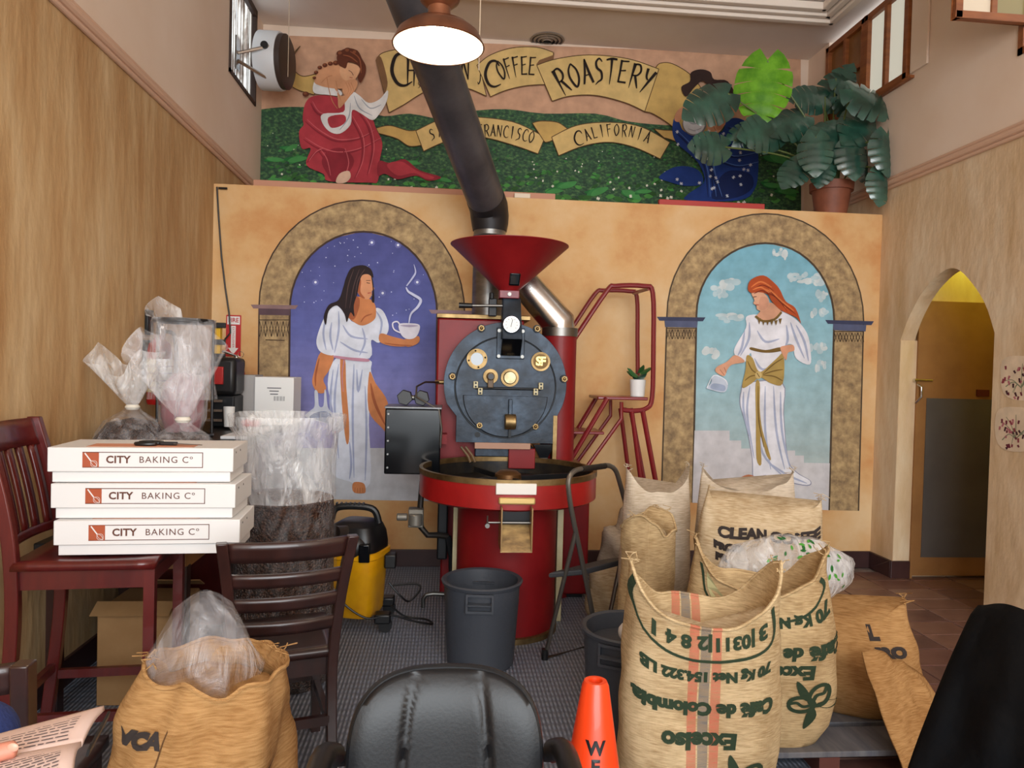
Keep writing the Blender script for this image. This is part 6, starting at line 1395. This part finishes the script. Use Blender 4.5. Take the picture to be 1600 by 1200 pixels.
# yellow spirit level standing on the counter
yl = at(340, 530, 5.0); lvv = thing('yellow_level', 'yellow and black clamp bar upright behind the plastic-lined hoop', 'tool', (yl.x, 5.0, ZK))
MB().mm((yl.x-.022, 4.98, ZK+.001), (yl.x+.022, 5.03, at(340,508,5.0).z)).build('yellow_bar', mat('tool_yellow', (226,176,20), .45), lvv, bevel=.004)
for py in (508, 534, 556):
    z = at(340, py, 5.0).z; MB().mm((yl.x-.02, 4.96, z-.02), (yl.x+.06, 4.98, z+.015)).build('clamp_jaw', m_black, lvv, bevel=.004)
# hoop stand with clear liner
hx = at(286, 600, 4.12); hc = V(hx.x, 4.12, ZK+.001); zh = at(280, 502, 4.12).z-ZK
hs = thing('bag_stand', 'clear plastic liner hung on a black hoop stand on the counter', 'bag stand', hc)
MB().tube([hc+V(.145*math.cos(a), .145*math.sin(a), zh) for a in [k*PI/16 for k in range(32)]], .013, 8, True).build('hoop', m_black, hs)
for s in (-1, 1): MB().cyl(hc+V(s*.145,.03,0), hc+V(s*.145,.03,zh), .008, n=8).build('upright', m_black, hs)
MB().tube([hc+V(.15*math.cos(a), .15*math.sin(a), .01) for a in [k*PI/16 for k in range(32)]], .01, 8, True).build('base_ring', m_black, hs)
MB().lathe([(.0,.02), (.09,.02), (.125,.1), (.13,.3), (.138,zh-.01), (.155,zh+.012), (.163,zh-.01), (.165,zh-.14), (.165,zh-.32), (.17,zh-.42)], hc, n=60, wob=lambda a, t: 1+.10*noise.noise(V(math.cos(a)*2, math.sin(a)*2, t*5))+.05*math.sin(a*8+t*4)*t).build('liner', m_bagc, hs, smooth=70)
MB().grid(lambda a, b: hc+V((.15+.05*b)*math.cos(PI*.6+a*1.8), (.13)*math.sin(PI*.6+a*1.8), zh+.01+.13*b*(1-abs(2*a-.7)*.7)), 14, 6).build('liner_corner', m_bagw, hs, smooth=70)
MB().lathe([(0,.03), (.085,.03), (.11,.12), (.10,.28), (.05,.34), (0,.35)], hc, n=32, wob=lambda a, t: 1+.12*noise.noise(V(math.cos(a)*2, math.sin(a)*2, t*4))).build('pink_contents', mat('pinkish_bag', (166,104,112), .5), hs, smooth=70)
# cardboard under the table
m_cardb = mat('cardboard', (150,112,70), .8, col2=(166,128,84), scale=4)
for k, (x, y, sx_, sy, h, lab) in enumerate(((-1.30, 3.42, .32, .32, .42, 'brown cardboard box under the dark side table'), (-1.37, 3.76, .28, .16, .30, 'shallow cardboard box against the wall under the side table'))):
    cbx_ = thing('cardboard_box', lab, 'box', (x, y, .007)); MB().mm((x-sx_/2, y-sy/2, .007), (x+sx_/2, y+sy/2, h)).build('carton_body', m_cardb, cbx_, bevel=.004)
    for s in (-1, 1): MB().box((x, y+s*sy*.5+s*.035, h+.018), (sx_, .08, .004), Matrix.Rotation(-s*.5, 3, 'X')).build('flap', m_cardb, cbx_)
# ============================================================ yellow shop vacuum
m_vy = mat('vac_yellow', (232,168,12), .38, col2=(214,148,10), scale=6, coat=.15)
vx = at(556, 960, 4.27); vv = thing('shop_vacuum', 'yellow and black wet-dry vacuum on castors with its cable', 'vacuum cleaner', (vx.x, 4.27, .007)); vo = V(vx.x, 4.27, .007)
sq = lambda a, t: 1/((abs(math.cos(a))**4+abs(math.sin(a))**4)**.25)
MB().lathe([(0,.07), (.135,.07), (.145,.09), (.158,.30), (.168,.315), (.170,.42), (0,.42)], vo, n=48, wob=lambda a, t: sq(a+.3, t)*.94).build('tank', m_vy, vv)
MB().lathe([(.172,.40), (.178,.405), (.178,.435), (.160,.44)], vo, n=48, wob=lambda a, t: sq(a+.3, t)*.94).build('tank_lip', m_vy, vv)
MB().lathe([(.165,.43), (.165,.47), (.155,.53), (.135,.575), (.09,.60), (0,.605)], vo, n=48, wob=lambda a, t: sq(a+.3, t)*.94).build('motor_head', m_black, vv)
MB().sphere(vo+V(.0,-.13,.47), (.085,.06,.075), 20, 12).build('filter_dome', m_black, vv)
MB().mm(vo+V(.03,-.20,.40), vo+V(.09,-.15,.50)).build('latch', m_blackgloss, vv, bevel=.006)
MB().tube(smooth_pts([vo+V(-.15,0,.60), vo+V(-.12,0,.665), vo+V(0,0,.675), vo+V(.09,0,.655), vo+V(.12,0,.58)], False, 5), .020, 10).build('handle', m_black, vv)
for k in range(7): MB().box(vo+V(-.12+.025*k, 0, .69), (.010,.04,.012)).build('grip_rib', m_black, vv)
MB().cyl(vo+V(-.05,-.10,.55), vo+V(-.10,-.16,.56), .035, n=18).build('hose_port', m_dullsteel, vv)
MB().mm(vo+V(.16,-.06,.33), vo+V(.225,.03,.41)).build('side_hook', m_black, vv, bevel=.008)
for sx_, sy in ((1,-1),(1,1),(-1,-1),(-1,1)):
    q_ = vo+V(sx_*.18, sy*.15, .04); MB().mm(q_+V(-.06,-.04,.015), q_+V(.03,.04,.07)).build('castor_arm', m_black, vv, bevel=.01); MB().cyl(q_+V(0,-.014,0), q_+V(0,.014,0), .038, n=20).build('castor', m_black, vv)
MB().tube(smooth_pts([vo+V(-.15,-.18,.36), vo+V(-.06,-.21,.20), vo+V(.08,-.21,.10), vo+V(.2,-.16,.10), vo+V(.34,-.12,.05), vo+V(.44,-.08,.02), vo+V(.40,.0,.02), vo+V(.28,.02,.03), vo+V(.2,.0,.1)], False, 6), .006, 8).build('cable', m_black, vv)
MB().tube(smooth_pts([vo+V(.18,.05,.22), vo+V(.25,.05,.14), vo+V(.30,.08,.10), vo+V(.36,.1,.16), vo+V(.34,.12,.19), vo+V(.2,.1,.19)], False, 5), .006, 8).build('cable', m_black, vv)
# ============================================================ reader's hand and open book
m_page = mat('book_page', (222,196,186), .8); m_skin = mat('skin', (206,140,116), .55, col2=(190,120,98), scale=20); m_sleeve = mat('blue_sleeve', (34,52,110), .85, bump=.2, bscale=120)
YBk = .82
sp0, sp1 = at(-130, 1184, YBk), at(128, 1163, YBk+.01); u0, u1 = at(-130, 1196-.0, .86), at(166, 1104, .90)
bk_ = thing('open_book', 'open paperback with printed pages held by the reader', 'book', at(20, 1190, .82))
def page(a, b, c_, d, name, bow, lines, n=9):
    f = lambda s, t, off=0: (a+(b-a)*s)*(1-t)+(d+(c_-d)*s)*t + V(0, -bow*math.sin(PI*t)*.3-off, bow*math.sin(PI*t)+off)
    MB().grid(lambda s, t: f(s, t), 12, 10).build(name, m_page, bk_, solid=.006, smooth=60)
    for i in range(lines):
        t = .12+.78*i/lines; mb = MB(); rg = random.Random(i*3+lines); s = .06
        while s < .90:
            e = min(.92, s+rg.uniform(.03,.09)); mb.add([f(s, t, .0036), f(e, t, .0036), f(e, t+.022, .0036), f(s, t+.022, .0036)], [(0,1,2,3)]); s = e+.012
        o = mb.build('text_line', mat('page_ink', (96,84,86), .8), bk_, smooth=0, fix=False); o['kind'] = 'stuff'
# upper page from the spine up to its outer edge, lower page toward the reader
pA = at(-150, 1215, .84); pB = at(127, 1163, .84); pC = at(163, 1106, .93); pD = at(-150, 1190-.0, .97)
page(pA, pB, pC, pD, 'page', .006, 9)
pE = at(-150, 1330, .74); pF = at(112, 1214, .74)
page(pE, pF, pB, pA, 'page', .010, 11)
MB().add([pC+V(.006,0,-.004), pB+V(.008,0,-.006), pB+V(.006,0,-.014), pC+V(.004,0,-.012)], [(0,1,2,3)]).build('cover_edge', m_black, bk_, solid=.003, smooth=0)
hnd = thing('person', 'hand in a blue sleeve holding the open paperback', 'person', at(-60, 1200, .83))
th = at(28, 1166, .83); wr = at(-190, 1230, .80)
pts = [(wr, .030), (at(-140,1215,.82), .030), (at(-95,1200,.83), .028)]
hm = MB(); hm.tube([p for p, r_ in pts], .03, 14, radii=[.024,.032,.026])
def finger(ps, r0, r1): 
    q_ = smooth_pts(ps, False, 5); n = len(q_); hm.tube(q_+[q_[-1]+(q_[-1]-q_[-2])*.6], r0, 12, radii=[r0+(r1-r0)*i/(n-1) for i in range(n)]+[r1*.45])
finger([at(-120,1205,.82), at(-70,1192,.815), at(-25,1182,.813), at(24,1170,.822)], .0125, .0095)
for k in range(4): finger([at(-110,1215+10*k,.845), at(-60,1212+14*k,.87), at(-20,1215+14*k,.885), at(5,1222+13*k,.885)], .0105, .0080)
hm.build('hand', m_skin, hnd, smooth=70, sub=1)
MB().sphere(at(20,1168,.814), (.006,.002,.005), 12, 8).build('thumb_nail', mat('nail', (214,154,132), .35), hnd)
MB().tube([at(-180,1228,.80), at(-230,1260,.76), at(-420,1420,.60)], .04, 16, radii=[.037,.042,.05]).build('sleeve', m_sleeve, hnd)
MB().sphere(at(-48,1160,1.05), (.055,.07,.05), 20, 12).build('knee', m_sleeve, hnd, smooth=70)
# ============================================================ jacket over a chair at the right
m_jacket = mat('black_jacket', (5,6,9), .9, col2=(13,12,12), scale=5, bump=.5, bscale=14, spec=.12)
jx = 1.02
jk0 = wood_chair('dark chair under the black jacket beside the doorway wall', m_darkwood, (1.30, 1.36, .004), PI/2+.25, .42, .40, .46, .98, 'slat')
tl = at(1527, 950, 1.42); tr2 = at(1700, 992, 1.15); bl_ = at(1428, 1215, 1.36)
def jf(a, b):
    # a across the shoulders, b down the draped front, over the top and behind
    top = tl*(1-a)+tr2*a + V(0,0,.015*math.sin(a*PI*1.5)); f = b*2-1
    drop = abs(f)**1.2*.52; side = -1 if f > 0 else 1
    nrm = V(-.8, -1, 0).normalized(); p = top + nrm*(-.055*side*min(1, abs(f)*3.5)**.6) + V(-.20*max(f,0)*(1-a)**1.0, 0, 0) - V(0,0,drop)
    p += nrm*(.014*math.sin(a*16+f*2)*abs(f)+.02*noise.noise(V(a*5, f*4, 3)))
    return p
drape('jacket', 'black padded jacket draped over a chair back beside the doorway wall', jf, m_jacket, None, 'jacket', 40, 48, .012)
#--SECTION--
